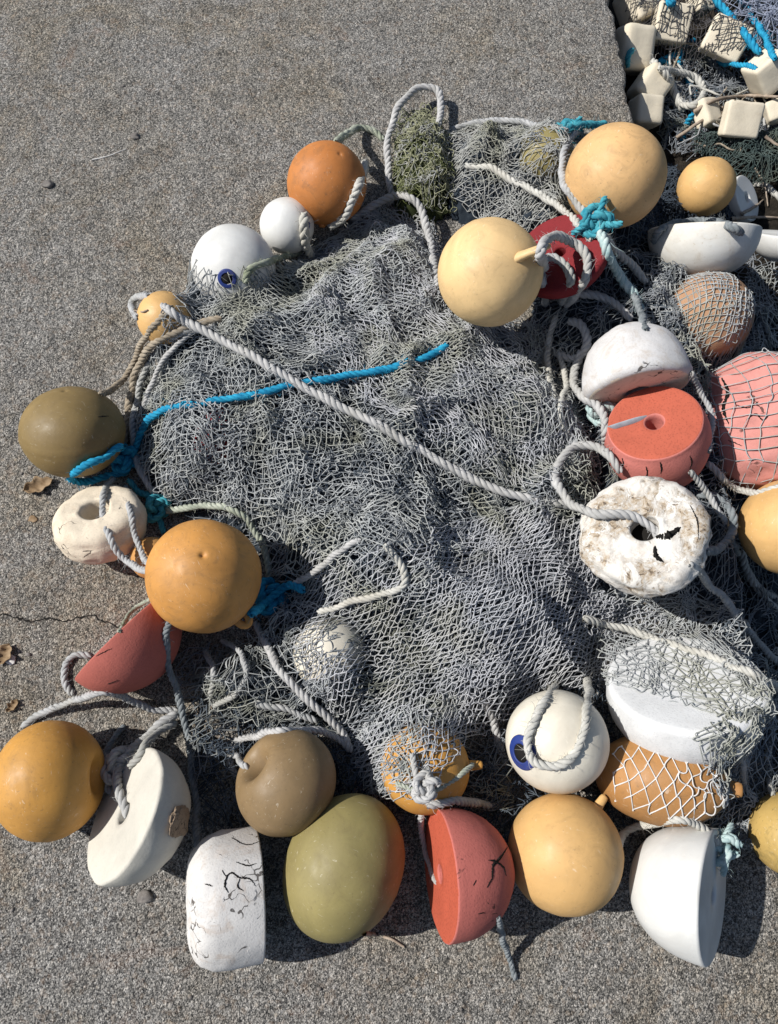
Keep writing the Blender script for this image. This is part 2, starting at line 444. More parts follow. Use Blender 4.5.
# stretch the two ends far out
vs[0, :, 0:2] -= np.array([ed.x, ed.y]) * 25
vs[-1, :, 0:2] += np.array([ed.x, ed.y]) * 25
kk = len(prof)
ii = np.arange(n - 1)[:, None] * kk; jj = np.arange(kk - 1)[None, :]
ff = np.stack([ii + jj, ii + jj + 1, ii + kk + jj + 1, ii + kk + jj], -1).reshape(-1, 4)
me = fast_mesh('concrete_slab', vs.reshape(-1, 3), ff)
slab = tag(link('concrete_slab', me, M['concrete']), kind='structure')
bm = bmesh.new(); bm.from_mesh(me); bmesh.ops.recalc_face_normals(bm, faces=bm.faces)
if bm.faces[0].normal.z < 0: bmesh.ops.reverse_faces(bm, faces=bm.faces)
bm.to_mesh(me); bm.free()
# lower ground to the horizon
g = 90
xs = np.r_[-60, np.linspace(-0.2, 1.6, g), 60]; ys = np.r_[-60, np.linspace(-0.8, 2.2, g), 60]
X, Y = np.meshgrid(xs, ys, indexing='ij')
Z = LOW + 0.018 * SN(11, 0.25)(X, Y) * ((abs(X) < 10) & (abs(Y) < 10)) + 0.006 * SN(12, 0.06)(X, Y)
Z = np.where((abs(X) > 10) | (abs(Y) > 10), LOW, Z)
idx = np.arange(X.size).reshape(X.shape)
ff = np.stack([idx[:-1, :-1], idx[1:, :-1], idx[1:, 1:], idx[:-1, 1:]], -1).reshape(-1, 4)
low = tag(link('ground', fast_mesh('ground', np.stack([X, Y, Z], -1).reshape(-1, 3), ff), M['dirt']), kind='structure')

# ------------------------------------------------------------------ floats
FL = {}

def lathe(prof, segs=56):
    """revolve (r, z) pairs; ends with r == 0 are closed with a pole"""
    prof = np.array(prof, float)
    a = np.arange(segs) * 2 * PI / segs
    v, f = [], []
    ring = []
    for r, z in prof:
        if r < 1e-6:
            ring.append(('p', len(v))); v.append((0, 0, z))
        else:
            ring.append(('r', len(v)))
            v.extend([(r * math.cos(t), r * math.sin(t), z) for t in a])
    for (k1, i1), (k2, i2) in zip(ring[:-1], ring[1:]):
        for j in range(segs):
            j2 = (j + 1) % segs
            if k1 == 'p' and k2 == 'r': f.append((i1, i2 + j, i2 + j2))
            elif k1 == 'r' and k2 == 'p': f.append((i1 + j2, i1 + j, i2))
            elif k1 == 'r': f.append((i1 + j, i2 + j, i2 + j2, i1 + j2))
    return v, f

def sphere_prof(R_, h=None, seam=0.012, n=44, dimple=0.0, dw=0.28, pin=0.0):
    h = h or R_
    out = []
    for i in range(n + 1):
        t = PI * i / n
        r, z = R_ * math.sin(t), h * math.cos(t)
        k = 1 + seam * math.exp(-((t - PI / 2) / 0.035) ** 2)
        r *= k
        s = 1 if z >= 0 else -1
        if dimple: z -= s * dimple * h * math.exp(-(r / (dw * R_)) ** 2)
        if pin: z -= s * pin * R_ * math.exp(-(r / (0.045 * R_)) ** 2)
        out.append((r if 0 < i < n else 0.0, z))
    if dimple or pin:      # finer rings towards the poles
        fine = []
        for r in np.linspace(0, R_ * math.sin(PI / n * 3), 9):
            t = math.asin(r / R_)
            z = h * math.cos(t)
            if dimple: z -= dimple * h * math.exp(-(r / (dw * R_)) ** 2)
            if pin: z -= pin * R_ * math.exp(-(r / (0.045 * R_)) ** 2)
            fine.append((r, z))
        mid = out[4:-4]
        out = fine + mid + [(r, -z) for r, z in fine[::-1]]
    return out

def dome_prof(R_, h, q=0.0, edge=0.006, p=2.0, n=22, hd=None, nface=8):
    """flat face at z=0 looking +z, rounded body below; q = bore radius, p = squareness"""
    out = []
    if q:
        hd = hd or h * 0.8
        out += [(0.0, -hd), (q * 0.9, -hd), (q, -hd * 0.5), (q * 1.02, -0.004), (q * 1.15, 0)]
        r0 = q * 1.15
    else:
        out += [(0.0, 0.0)]; r0 = 0.0
    for k in range(1, nface): out.append((r0 + (R_ - edge - r0) * k / nface, 0))
    for k in range(6):
        a = PI / 2 * k / 5
        out.append((R_ - edge + edge * math.sin(a), -edge + edge * math.cos(a)))
    for k in range(1, n + 1):
        a = PI / 2 * k / n
        r = R_ * max(0, math.cos(a)) ** (2 / p); z = -edge - (h - edge) * math.sin(a) ** (2 / p)
        out.append((r if k < n else 0.0, z))
    return out

def drum_prof(R_, h, q, edge, bulge=0.03, n=12):
    """short drum, bore q, rounded rims, centred on z=0"""
    out = [(0.0, -h * 0.46), (q * 0.9, -h * 0.46), (q, h / 2 - 0.012), (q * 1.06, h / 2 - 0.003), (q * 1.25, h / 2)]
    for k in range(1, 8): out.append((q * 1.25 + (R_ - edge - q * 1.25) * k / 8, h / 2))
    for k in range(7):
        a = PI / 2 * k / 6
        out.append((R_ - edge + edge * math.sin(a), h / 2 - edge + edge * math.cos(a)))
    hs = h / 2 - edge
    for k in range(1, n): 
        z = hs - 2 * hs * k / n
        out.append((R_ * (1 + bulge * (1 - (z / max(hs, 1e-4)) ** 2)), z))
    for k in range(7):
        a = PI / 2 * k / 6
        out.append((R_ - edge + edge * math.cos(a), -hs - edge * math.sin(a)))
    out += [((R_ - edge) * 0.5, -h / 2), (0.0, -h / 2)]
    return out

def place(name, prof, px, py, z, axis, mat, segs=64, rough=0.0, seed=0, rscale=30.0, squash=None, spin=0.0, face_mat=None, face_z=None):
    """lathed body whose local z looks along `axis` (right, picture-up, towards viewer)"""
    v, f = lathe(prof, segs)
    if rough:
        o = Vector((seed * 3.1, seed * 1.7, seed))
        nv = []
        for p in v:
            p = Vector(p)
            d = p.normalized() if p.length > 1e-6 else Vector((0, 0, 1))
            k = noise.noise(p * rscale + o) + 0.5 * noise.noise(p * rscale * 2.7 + o) + 0.25 * noise.noise(p * rscale * 6.1 + o)
            nv.append(p + d * (k * rough))
        v = nv
    if squash: v = [(p[0] * squash[0], p[1] * squash[1], p[2] * squash[2]) for p in v]
    me = bpy.data.meshes.new(name)
    me.from_pydata([tuple(p) for p in v], [], f)
    o = link(name, me, mat)
    c = at(px, py, z)
    ax = V(px, py, *axis)
    q = ax.to_track_quat('Z', 'Y')
    o.matrix_world = Matrix.Translation(c) @ q.to_matrix().to_4x4() @ Matrix.Rotation(spin, 4, 'Z')
    if face_mat:
        me.materials.append(face_mat)
        for p in me.polygons:
            if p.normal.z > 0.9 and p.center.z > face_z: p.material_index = 1
    return o

def solve_r(px, py, rpx, base):
    """radius and centre height of a round float of rpx pixels resting at height base"""
    z = base + 0.1
    for _ in range(20):
        d = ray(px, py); s = (z - CZ) / d.z
        r = rpx * s / FPX; z = base + r
    return r, z

def wsize(px, py, z, n):
    d = ray(px, py)
    return n * ((z - CZ) / d.z) / FPX

def lug(o, px, py, direction, R_, mat, size=0.024, th=0.008, along=(0, 0, 1), sink=0.96, flat=0.7):
    """rope eye moulded on a float: a flattened arch standing on the shell"""
    c = o.matrix_world.translation
    d = V(px, py, *direction)
    a = V(px, py, *along); a = (a - d * a.dot(d)).normalized()
    b0 = c + d * (R_ * sink)
    P = []
    for t in np.linspace(0, PI, 13):
        P.append(b0 + a * (math.cos(t) * size * 0.55) + d * (math.sin(t) ** 0.8 * size))
    P = np.array(P)
    v, f = tube_arrays(P, th, 10, 0, flat)
    # small pad at the root
    l = link('lug', fast_mesh('lug', v, f), mat)
    l.parent = o; l.matrix_parent_inverse = o.matrix_world.inverted()
    return l

def tab(o, px, py, direction, R_, mat, length, width, th, sink=0.93, lean=None):
    """solid tapered tab with a rounded end, moulded on a float"""
    c = o.matrix_world.translation
    d = V(px, py, *direction)
    e_ = V(px, py, *lean) if lean else d
    P = np.array([c + d * (R_ * sink) + (d * (1 - t) + e_ * t) * (length * t) for t in (0, 0.25, 0.5, 0.75, 0.9, 0.97, 1.0)])
    rad = np.array([1.35, 1.05, 0.95, 0.9, 0.8, 0.6, 0.15]) * width / 2
    v, f = tube_arrays(P, rad, 14, 0, th / width)
    l = link('tab', fast_mesh('tab', v, f), mat)
    l.parent = o; l.matrix_parent_inverse = o.matrix_world.inverted()
    return l

def collar(o, mat, R_, ri, ro, hz, name='bore_ring'):
    """flat moulded ring round the bore, following the shell, with the dark bore inside"""
    zz = lambda r: hz * math.sqrt(max(0, R_ * R_ - r * r)) / R_
    prof = [(ri, zz(ri) - 0.01), (ri, zz(ri) + 0.0022), (ri * 1.12, zz(ri) + 0.0030)]
    prof += [(r, zz(r) + 0.0030) for r in np.linspace(ri * 1.2, ro * 0.95, 6)] + [(ro, zz(ro) + 0.0015), (ro * 1.02, zz(ro) - 0.004)]
    v, f = lathe(prof, 40)
    me = bpy.data.meshes.new(name); me.from_pydata(v, [], f)
    l = link(name, me, mat); l.parent = o
    v, f = lathe([(0.0, zz(0) + 0.0006), (ri * 1.05, zz(ri) + 0.0012), (ri * 1.05, zz(ri) - 0.006), (0.0, zz(ri) - 0.006)], 28)
    me = bpy.data.meshes.new('bore'); me.from_pydata(v, [], f)
    k = link('bore', me, M['hole']); k.parent = o
    return l

def disc(o, mat, R0, z, name='bore'):
    v, f = lathe([(0.0, z), (R0 * 0.5, z), (R0, z), (R0, z - 0.004), (0.0, z - 0.004)], 28)
    me = bpy.data.meshes.new(name); me.from_pydata(v, [], f)
    l = link(name, me, mat); l.parent = o
    return l

def ball(key, label, px, py, rpx, base, mat, axis=(0.2, 0.3, 1), h=1.0, cat='float', **kw):
    rpx *= 0.965
    r, z = solve_r(px, py, rpx, base)
    o = place('net_float', sphere_prof(r, r * h, kw.pop('seam', 0.008), dimple=kw.pop('dimple', 0), dw=kw.pop('dw', .28), pin=kw.pop('pin', 0.03)), px, py, z, axis, M[mat], rough=r * 0.012, rscale=12, seed=len(FL), **kw)
    tag(o, label, cat)
    FL[key] = o
    o['R'] = r
    return o

def half(key, label, px, py, rpx, hf, z, axis, mat, p=2.0, q=0.16, rough=0.0, face=None, rscale=30, edge=0.05, cat='half float', shift=0.42, squash=None, segs=64, spin=0.0):
    r = wsize(px, py, z, rpx)
    h = r * hf
    o = place('half_float', dome_prof(r, h, r * q, r * edge, p), px, py, z, axis, M[mat], rough=rough, seed=len(FL) + 1, rscale=rscale, face_mat=M[face] if face else None, face_z=-0.003, squash=squash, segs=segs, spin=spin)
    ax = V(px, py, *axis)
    o.matrix_world = Matrix.Translation(ax * (h * shift)) @ o.matrix_world
    tag(o, label, cat)
    FL[key] = o
    o['R'] = r
    return o

def drum(key, label, px, py, rpx, hf, z, axis, mat, q=0.16, edge=0.2, rough=0.0, rscale=30, bulge=0.03, face=None, cat='drum float', squash=None, segs=72):
    r = wsize(px, py, z, rpx)
    h = r * hf
    o = place('drum_float', drum_prof(r, h, r * q, r * edge, bulge), px, py, z, axis, M[mat], rough=rough, seed=len(FL) + 2, rscale=rscale, face_mat=M[face] if face else None, face_z=h / 2 - 0.004, squash=squash, segs=segs)
    tag(o, label, cat)
    FL[key] = o
    o['R'] = r
    return o

# ---- left side
o = ball('olive_left', 'olive brown ball float lying on bare concrete left of the bright blue rope knot', 73, 432, 52, 0.0, 'olive_brown', axis=(-0.15, 1, 0.45), h=0.88, seam=0.012)
drum('cream_left', 'cream worn drum float with dark bore below the olive brown ball at left', 101, 524, 44, 0.95, 0.075, (-0.30, 0.72, 0.62), 'foam_cream', q=0.30, edge=0.3, rough=0.004)
o = ball('orange_left', 'large smooth orange ball float with a small dimple beside the blue knot at left', 204, 576, 59, 0.05, 'orange', axis=(-0.03, 0.36, 1), pin=0.05, seam=0.0)
lug(o, 204, 576, (0.72, -0.80, 0.05), o['R'], M['orange'], 0.020, 0.008, along=(1, 1, 0))
ball('ochre_hidden', 'yellowish float mostly hidden behind the large orange ball at left', 152, 558, 22, 0.02, 'ochre_warm')
half('red_wedge', 'dull red foam half float turned edge up below the large orange ball', 137, 649, 60, 0.95, 0.085, (-0.72, 0.68, -0.05), 'foam_dull_red', p=1.9, q=0.0, edge=0.02, shift=0.36)
o = ball('amber_corner', 'amber float with a deep rope dimple at the lower left corner of the pile', 50, 780, 60, 0.0, 'amber', axis=(1, 0.10, 0.40), h=0.92, dimple=0.55, dw=0.24, seam=0.004, pin=0)
half('ivory_half', 'ivory half float with knotted rope in its face and a broken brown patch', 146, 820, 65, 0.95, 0.105, (-0.87, 0.25, 0.42), 'foam_ivory', q=0.16, edge=0.05, p=2.1, rough=0.0022, rscale=22)
half('cracked_slab', 'chalky white half float standing on edge, deeply cracked, below the brown float', 227, 898, 63, 1.12, 0.095, (0.985, 0.13, -0.05), 'foam_cracked', p=4.2, q=0.12, edge=0.03, rough=0.0035, rscale=22, shift=0.45)
o = ball('brown_dimple', 'brown float with a roped dimple on its left above the olive green egg', 286, 782, 54, 0.03, 'brown', axis=(-0.78, 0.44, 0.50), h=0.92, dimple=0.75, dw=0.26, seam=0.0, pin=0)
r_, z_ = solve_r(344, 866, 58.5, 0.0)
o = place('net_float', sphere_prof(r_, r_ * 1.20, 0.004, pin=0), 344, 866, z_, (0.42, 0.88, 0.15), M['olive'], rough=r_ * 0.012, rscale=10, seed=31)
tag(o, 'olive green egg shaped float lying on the concrete between white cracked and red halves', 'float'); FL['olive_egg'] = o; o['R'] = r_
half('red_half', 'red foam half float with bright orange face and a forked black crack', 470, 871, 62, 1.20, 0.12, (-0.935, -0.08, 0.28), 'foam_red', q=0.13, edge=0.03, p=2.1, rough=0.0016, rscale=22, face='foam_red_face')
o = ball('yellow_front', 'clean yellow ball float with a stubby tab, right of the red half float', 565, 853, 59, 0.0, 'ochre', axis=(0.7, 0.8, 0.1), seam=0.0)
tab(o, 565, 853, (0.64, 0.76, 0.05), o['R'], M['ochre'], 0.030, 0.018, 0.013)
half('white_tipped', 'smooth white half float tipped on its side at the lower right of the pile', 680, 888, 63, 1.25, 0.09, (0.94, -0.24, 0.22), 'white', q=0.14, edge=0.05, p=2.3, shift=0.40)
o = ball('white_blue', 'white egg float with a bright blue bore ring, rope looped over it', 557, 741, 52, 0.05, 'cream', axis=(-0.68, -0.22, 0.72), h=1.03, seam=0.0, pin=0)
Rw = o['R']
collar(o, M['blue'], Rw, Rw * 0.18, Rw * 0.34, Rw * 1.03)
r_, z_ = solve_r(662, 779, 44, 0.03)
o = place('net_float', sphere_prof(r_, r_ * 1.45, 0.004, pin=0), 660, 779, z_, (1, -0.14, 0.05), M['brown_orange'], rough=r_ * 0.015, rscale=10, seed=33)
tag(o, 'brownish orange long float inside a pale diamond net between two white halves', 'float'); FL['netted_orange'] = o; o['R'] = r_
tab(o, 662, 779, (1, -0.14, 0.05), r_ * 1.45, M['brown_orange'], 0.03, 0.03, 0.02)
half('white_netted', 'big white foam half float half covered by grey net at right', 685, 694, 76, 0.95, 0.13, (0.10, 0.76, 0.62), 'foam_white', p=2.8, q=0.0, edge=0.08, rough=0.002, shift=0.25)
drum('flaking', 'flaking white drum float with a rope in its broken bore, right of the net', 644, 535, 61, 0.70, 0.20, (0.06, 0.36, 0.93), 'foam_flaking', q=0.21, edge=0.24, rough=0.008, rscale=24)
o = drum('red_drum', 'round red foam drum float, flat face up with a grey strap in its bore', 657, 440, 45, 1.35, 0.13, (-0.10, 0.58, 0.81), 'foam_rose', q=0.18, edge=0.06, face='foam_brick', bulge=0.13)
half('white_dome', 'chalky white dome float with a brown broken rim above the red drum', 632, 364, 52, 1.30, 0.15, (0.26, -0.88, 0.38), 'foam_chalk', p=2.35, q=0.2, edge=0.14, rough=0.004, shift=0.45, rscale=18, face='foam_cream')
half('pink', 'large broken pink foam float under a coarse white net at the right border', 766, 424, 72, 1.0, 0.05, (0.25, -0.45, -0.80), 'foam_pink', p=2.5, q=0.0, edge=0.2, rough=0.015, rscale=14, shift=0.25)
ball('yellow_border', 'yellow ball float cut by the right border, above two pale ropes', 790, 527, 50, -0.02, 'ochre', axis=(0, 1, 0.3))
ball('olive_border', 'stained olive yellow ball float at the lower right border of the photo', 792, 834, 42, -0.02, 'olive_yellow', axis=(0, 1, 0.3))
# ---- top
o = ball('cream_ball', 'pale yellow ball float with a long tab lying on top of the net', 490, 273, 54, 0.14, 'ochre_pale', axis=(0.70, 0.22, 0.62), seam=0.006, pin=0)
tab(o, 490, 273, (0.52, 0.28, 0.80), o['R'], M['ochre_pale'], 0.066, 0.024, 0.016, lean=(0.92, 0.34, 0.20))
half('crimson', 'dark crimson foam disc standing half hidden behind the pale yellow ball', 562, 258, 47, 0.5, 0.16, (-0.25, 0.55, 0.7), 'foam_crimson', p=3.2, q=0.12, edge=0.1)
o = ball('yellow_top', 'large yellow ball float tied with teal knots at the slab edge', 615, 177, 51, 0.10, 'tan', axis=(-0.95, 0.05, 0.35), seam=0.0, pin=0.04)
lug(o, 615, 177, (-0.35, -0.93, 0.15), o['R'], M['tan'], 0.020, 0.010, along=(1, 0, 0))
o = ball('rust_ball', 'rusty orange ball float at the top left edge of the net', 327, 184, 41, 0.0, 'rust', axis=(0.3, 0.6, 0.6), seam=0.0)
tab(o, 327, 184, (-0.15, -0.95, 0.2), o['R'], M['rust'], 0.012, 0.018, 0.016)
o = ball('white_small', 'white ball float with blue bore tucked behind the rusty orange ball', 287, 226, 28, 0.0, 'white', axis=(0.62, 0.05, 0.70), seam=0, pin=0)
collar(o, M['blue'], o['R'], o['R'] * 0.13, o['R'] * 0.22, o['R'])
o = ball('white_upper', 'white ball float with a blue bore ring on the upper left hem of the net', 234, 268, 43, 0.0, 'white', axis=(-0.16, -0.22, 0.9), seam=0, pin=0)
collar(o, M['blue'], o['R'], o['R'] * 0.13, o['R'] * 0.22, o['R'])
ball('ochre_upper', 'yellow float half under the net where the long white rope begins', 165, 319, 28, 0.06, 'ochre', axis=(0.2, 1, 0.3))
# ---- in the dip to the right of the slab
ball('yellow_pit', 'small yellow ball float lying below the slab, right of the large yellow ball', 706, 187, 29, -0.14, 'ochre', axis=(0.3, 1, 0.2))
half('white_bowl', 'white shell half float lying like a bowl, face up, with a dark rope', 702, 248, 53, 0.90, 0.08, (-0.02, 0.985, -0.10), 'white_shell', q=0.14, edge=0.04, p=2.2, shift=0.38)
half('white_far', 'white half float partly cut by the right border beside the bowl shaped one', 786, 246, 34, 0.8, -0.03, (0.1, 0.98, 0.1), 'white', q=0.14, p=2.2)
half('bluewhite_pit', 'bluish white float in shade behind the small yellow ball', 738, 202, 23, 1.0, -0.17, (0.75, 0.35, 0.35), 'white', q=0.2, p=2.6)
ball('peach', 'peach coloured float wrapped in a tight square grey net', 708, 316, 44, -0.05, 'foam_peach', axis=(1, 0.3, 0.3), seam=0, pin=0)
# ---- under the net
ball('green_under', 'pale green float showing through the net beside the algae clump', 545, 158, 30, 0.0, 'olive', axis=(0, 1, 0.3))
ball('cream_under', 'cream float showing faintly through the lower net', 330, 655, 38, 0.0, 'cream', axis=(0, 1, 0.3))
o = ball('amber_under', 'amber float with a tab under the torn lower hem of the net', 425, 768, 46, 0.03, 'amber', axis=(1, 0.3, 0.2))
tab(o, 425, 768, (0.98, 0.05, 0.12), o['R'], M['amber'], 0.03, 0.018, 0.014)
ball('red_under', 'dark red float showing faintly through the left part of the net', 222, 440, 34, 0.0, 'foam_crimson', axis=(0, 1, 0.3))

# broken patch on the ivory half: rough brown foam showing in a chipped hollow
def patch(o, mat, d, r, name, flatten=0.35, seed=1, elong=1.0):
    """irregular low lump of broken foam sunk into the shell; d = direction in the float's frame"""
    d = Vector(d).normalized()
    bm = bmesh.new()
    bmesh.ops.create_icosphere(bm, subdivisions=4, radius=1)
    hit, loc, nor, _ = o.ray_cast(d * 1.0, -d)
    q = nor.to_track_quat('Z', 'Y').to_matrix().to_4x4()
    for v in bm.verts:
        k = 1 + 0.35 * noise.noise(v.co * 1.6 + Vector((seed, 0, 0))) + 0.15 * noise.noise(v.co * 4.5)
        v.co = Vector((v.co.x * r * k, v.co.y * r * k * elong, v.co.z * r * flatten * k))
    bm.transform(Matrix.Translation(loc - nor * r * flatten * 0.55) @ q)
    me = bpy.data.meshes.new(name); bm.to_mesh(me); bm.free()
    p = link(name, me, mat); p.parent = o
    return p
o = FL['ivory_half']
for key_, m_, q_ in (('flaking', 'hole', 0.21), ('cream_left', 'hole', 0.30), ('red_drum', 'hole', 0.17)):
    o_ = FL[key_]; disc(o_, M[m_], o_['R'] * q_ * 0.99, -0.002 if key_ != 'red_drum' else 0.012)  # black disc set into each bore to paint its deep shade
dw = o.matrix_world.inverted().to_3x3() @ V(178, 830, 0.62, -0.05, 0.75)
patch(o, M['broken_foam'], dw + Vector((0, 0, -0.45)), 0.030, 'broken_patch', 0.25, 3, 1.3)

def gash(o, pts, wpx, seed=1, name='crack', mat='hole'):
    """a split in the foam that follows its surface, tapering at both ends"""
    bpy.context.view_layer.update()
    mi = o.matrix_world.inverted()
    P, Nn = [], []
    w0 = wsize(pts[0][0], pts[0][1], 0.1, wpx) * 0.36
    g = np.random.default_rng(seed)
    px = np.array(pts, float); px = np.c_[px, np.zeros(len(px))]
    q, _ = catmull(px, 1.0)
    q[:, :2] += np.cumsum(g.normal(size=(len(q), 2)) * 0.25, axis=0) * np.linspace(0, 1, len(q))[:, None] * 0.5 + g.normal(size=(len(q), 2)) * 0.18
    for a, b_, _z in q:
        d = ray(a, b_)
        ok, loc, nor, ix = o.ray_cast(mi @ CAM, (mi.to_3x3() @ d).normalized())
        if ok: P.append(loc + nor * 0.0007); Nn.append(nor)
    if len(P) < 4: return None
    P = np.array([tuple(p) for p in P]); Nn = np.array([tuple(p) for p in Nn])
    T = np.gradient(P, axis=0); B = np.cross(Nn, T); B /= np.linalg.norm(B, axis=1)[:, None] + 1e-9
    t = np.linspace(0, 1, len(P))
    w = w0 * (0.12 + np.sin(PI * np.clip(t * 0.9 + 0.08, 0, 1))) * (0.65 + 0.7 * g.random(len(P)))
    v = np.stack([P + B * w[:, None], P - Nn * 0.003, P - B * w[:, None]], 1).reshape(-1, 3)
    i = np.arange(len(P) - 1)[:, None] * 3
    f = np.vstack([np.concatenate([i, i + 3, i + 4, i + 1], 1), np.concatenate([i + 1, i + 4, i + 5, i + 2], 1), np.concatenate([i, i + 2, i + 5, i + 3], 1)])
    l = link(name, fast_mesh(name, v, f), M[mat], smooth=False)
    l.parent = o
    return l
o = FL['flaking']
gash(o, [(655, 534), (662, 537), (670, 535), (680, 528)], 9, 61); gash(o, [(655, 546), (656, 556), (664, 563)], 5, 67); gash(o, [(690, 505), (697, 520), (698, 538)], 1.6, 64)
o = FL['red_half']
gash(o, [(507, 848), (500, 858), (493, 866), (492, 878), (487, 888)], 3.2, 1); gash(o, [(488, 860), (496, 862), (503, 868), (506, 876)], 2.4, 2)
gash(o, [(476, 880), (473, 886)], 1.2, 3); gash(o, [(478, 914), (486, 912)], 1.2, 4)
o = FL['cracked_slab']
gash(o, [(222, 870), (226, 876), (232, 873), (240, 878), (250, 880), (256, 888)], 2.0, 5); gash(o, [(228, 874), (225, 884), (228, 892)], 2.2, 6)
gash(o, [(236, 862), (248, 866), (258, 864)], 1.5, 7); gash(o, [(205, 884), (214, 886)], 1.4, 8); gash(o, [(240, 878), (238, 886), (244, 890)], 1.6, 9); gash(o, [(232, 838), (246, 845), (262, 842)], 1.4, 10)
o = FL['red_drum']
for k, (a, b_, c_) in enumerate([(622, 458, 468), (646, 466, 478), (660, 462, 474), (690, 456, 470)]): gash(o, [(a, b_), (a + 1.5, (b_ + c_) / 2), (a, c_)], 2.0, 20 + k)
o = FL['pink']
gash(o, [(722, 378), (728, 392), (724, 408), (729, 424)], 5.0, 41); gash(o, [(736, 405), (748, 408), (758, 402)], 1.8, 42); gash(o, [(746, 420), (756, 414), (764, 420), (772, 414)], 1.8, 43); gash(o, [(728, 440), (742, 446)], 1.5, 44)
o = FL['red_wedge']
gash(o, [(96, 656), (112, 648)], 1.0, 51); gash(o, [(108, 684), (118, 680)], 1.0, 52)
gash(FL['olive_left'], [(98, 417), (108, 416)], 1.4, 53, 'scratch')

# ------------------------------------------------------------------ foam blocks in the dip
def block(label, px, py, wpx, z, rx, ry, rz, prop=(1, 1, 1), cham=0.18, group=None):
    s = wsize(px, py, z, wpx) / 2
    bm = bmesh.new()
    bmesh.ops.create_cube(bm, size=2)
    bm.transform(Matrix.Diagonal((s * prop[0], s * prop[1], s * prop[2], 1)))
    bmesh.ops.bevel(bm, geom=bm.edges[:] , offset=s * cham, segments=3, profile=0.5, affect='EDGES')
    bmesh.ops.subdivide_edges(bm, edges=[e for e in bm.edges if e.calc_length() > s * 0.5], cuts=4, use_grid_fill=True)
    sd_ = random.random() * 50
    for v in bm.verts:
        v.co += v.co.normalized() * (noise.noise(v.co * 28 + Vector((sd_, 0, 0))) * s * 0.05)
    me = bpy.data.meshes.new('foam_block'); bm.to_mesh(me); bm.free()
    o = link('foam_block', me, M['foam_block'])
    o.location = at(px, py, z); o.rotation_euler = (R(rx), R(ry), R(rz))
    tag(o, label, 'foam block', group)
    return o
G = 'foam blocks strung along the net below the slab'
BL = {}
BL['a'] = block('cream foam block in the slab shade, with a teal rope end', 633, 50, 34, -0.13, 38, 12, 6, (1, 1.2, 0.9), 0.34, G)
BL['b'] = block('cream foam block half sunlit, middle of the three along the slab edge', 650, 88, 30, -0.15, 22, 25, -28, (1, 1.1, 1), 0.34, G)
BL['b2'] = block('cream foam block wholly in shade, nearest the large yellow ball along the slab', 645, 112, 27, -0.13, 30, 10, 3, (1, 1, 1), 0.25, G)
BL['c'] = block('square cream foam block under black net, upright beside the second netted block', 671, 24, 34, -0.10, 38, 4, -6, (1, 1, 0.6), 0.14, G)
BL['d'] = block('tilted cream foam block under black net, below the blue ropes', 726, 40, 37, -0.10, 40, 6, -26, (1.1, 0.9, 0.6), 0.16, G)
BL['e'] = block('bare cream foam block with a blue rope going in, at the right border', 767, 73, 32, -0.09, 50, -25, 32, (1, 1, 1), 0.22, G)
BL['f'] = block('clean white square foam block lying flat in the sun among twigs', 741, 120, 36, -0.09, 42, 2, -5, (1, 0.9, 0.5), 0.16, G)
BL['g'] = block('cream foam block under net, cut by the top border beside the slab', 637, 6, 32, -0.12, 30, 10, 35, (1, 1, 1), 0.25, G)
BL['h'] = block('small brownish foam block half buried in rope left of the white square block', 707, 114, 22, -0.15, 20, 20, 25, (1, 1.2, 0.8), 0.3, G)
BL['i'] = block('cream foam block cut by the right border beside the white square block', 778, 111, 20, -0.13, 20, -20, 10, (1.2, 1, 1), 0.25, G)
BL['j'] = block('small cream foam block under net at the top border, between two netted blocks', 700, 3, 20, -0.13, 30, 15, 20, (1, 1, 1), 0.25, G)

# ------------------------------------------------------------------ draped height fields
GX0, GX1, GY0, GY1, GRES = -1.0, 1.6, -0.75, 2.6, 0.01
gx = np.arange(GX0, GX1, GRES); gy = np.arange(GY0, GY1, GRES)
GX, GY = np.meshgrid(gx, gy, indexing='ij')
side = (GX - e0.x) * en.x + (GY - e0.y) * en.y          # > 0 right of the slab edge
GROUND = np.where(side < 0, 0.0, np.maximum(LOW, -side * 6))

def bilin(H, x, y):
    fx = np.clip((np.asarray(x) - GX0) / GRES, 0, len(gx) - 1.001); fy = np.clip((np.asarray(y) - GY0) / GRES, 0, len(gy) - 1.001)
    i = fx.astype(int); j = fy.astype(int); u = fx - i; v = fy - j
    return H[i, j] * (1 - u) * (1 - v) + H[i + 1, j] * u * (1 - v) + H[i, j + 1] * (1 - u) * v + H[i + 1, j + 1] * u * v

def top_of(objs):
    bpy.context.view_layer.update()
    H = np.full(GX.shape, -9.0)
    for o in objs:
        bm = bmesh.new(); bm.from_mesh(o.data); bm.transform(o.matrix_world)
        t = BVHTree.FromBMesh(bm)
        xs = [v.co.x for v in bm.verts]; ys = [v.co.y for v in bm.verts]
        i0, i1 = max(0, int((min(xs) - GX0) / GRES)), min(len(gx) - 1, int((max(xs) - GX0) / GRES) + 1)
        j0, j1 = max(0, int((min(ys) - GY0) / GRES)), min(len(gy) - 1, int((max(ys) - GY0) / GRES) + 1)
        for i in range(i0, i1 + 1):
            for j in range(j0, j1 + 1):
                h = t.ray_cast(Vector((gx[i], gy[j], 3)), Vector((0, 0, -1)))
                if h[0] is not None: H[i, j] = max(H[i, j], h[0].z)
        bm.free()
    return H

def inside(poly, x, y):
    x = np.asarray(x); y = np.asarray(y); r = np.zeros(x.shape, bool)
    n = len(poly)
    for k in range(n):
        x0, y0 = poly[k]; x1, y1 = poly[(k + 1) % n]
        c = ((y0 > y) != (y1 > y)) & (x < (x1 - x0) * (y - y0) / (y1 - y0 + 1e-12) + x0)
        r ^= c
    return r

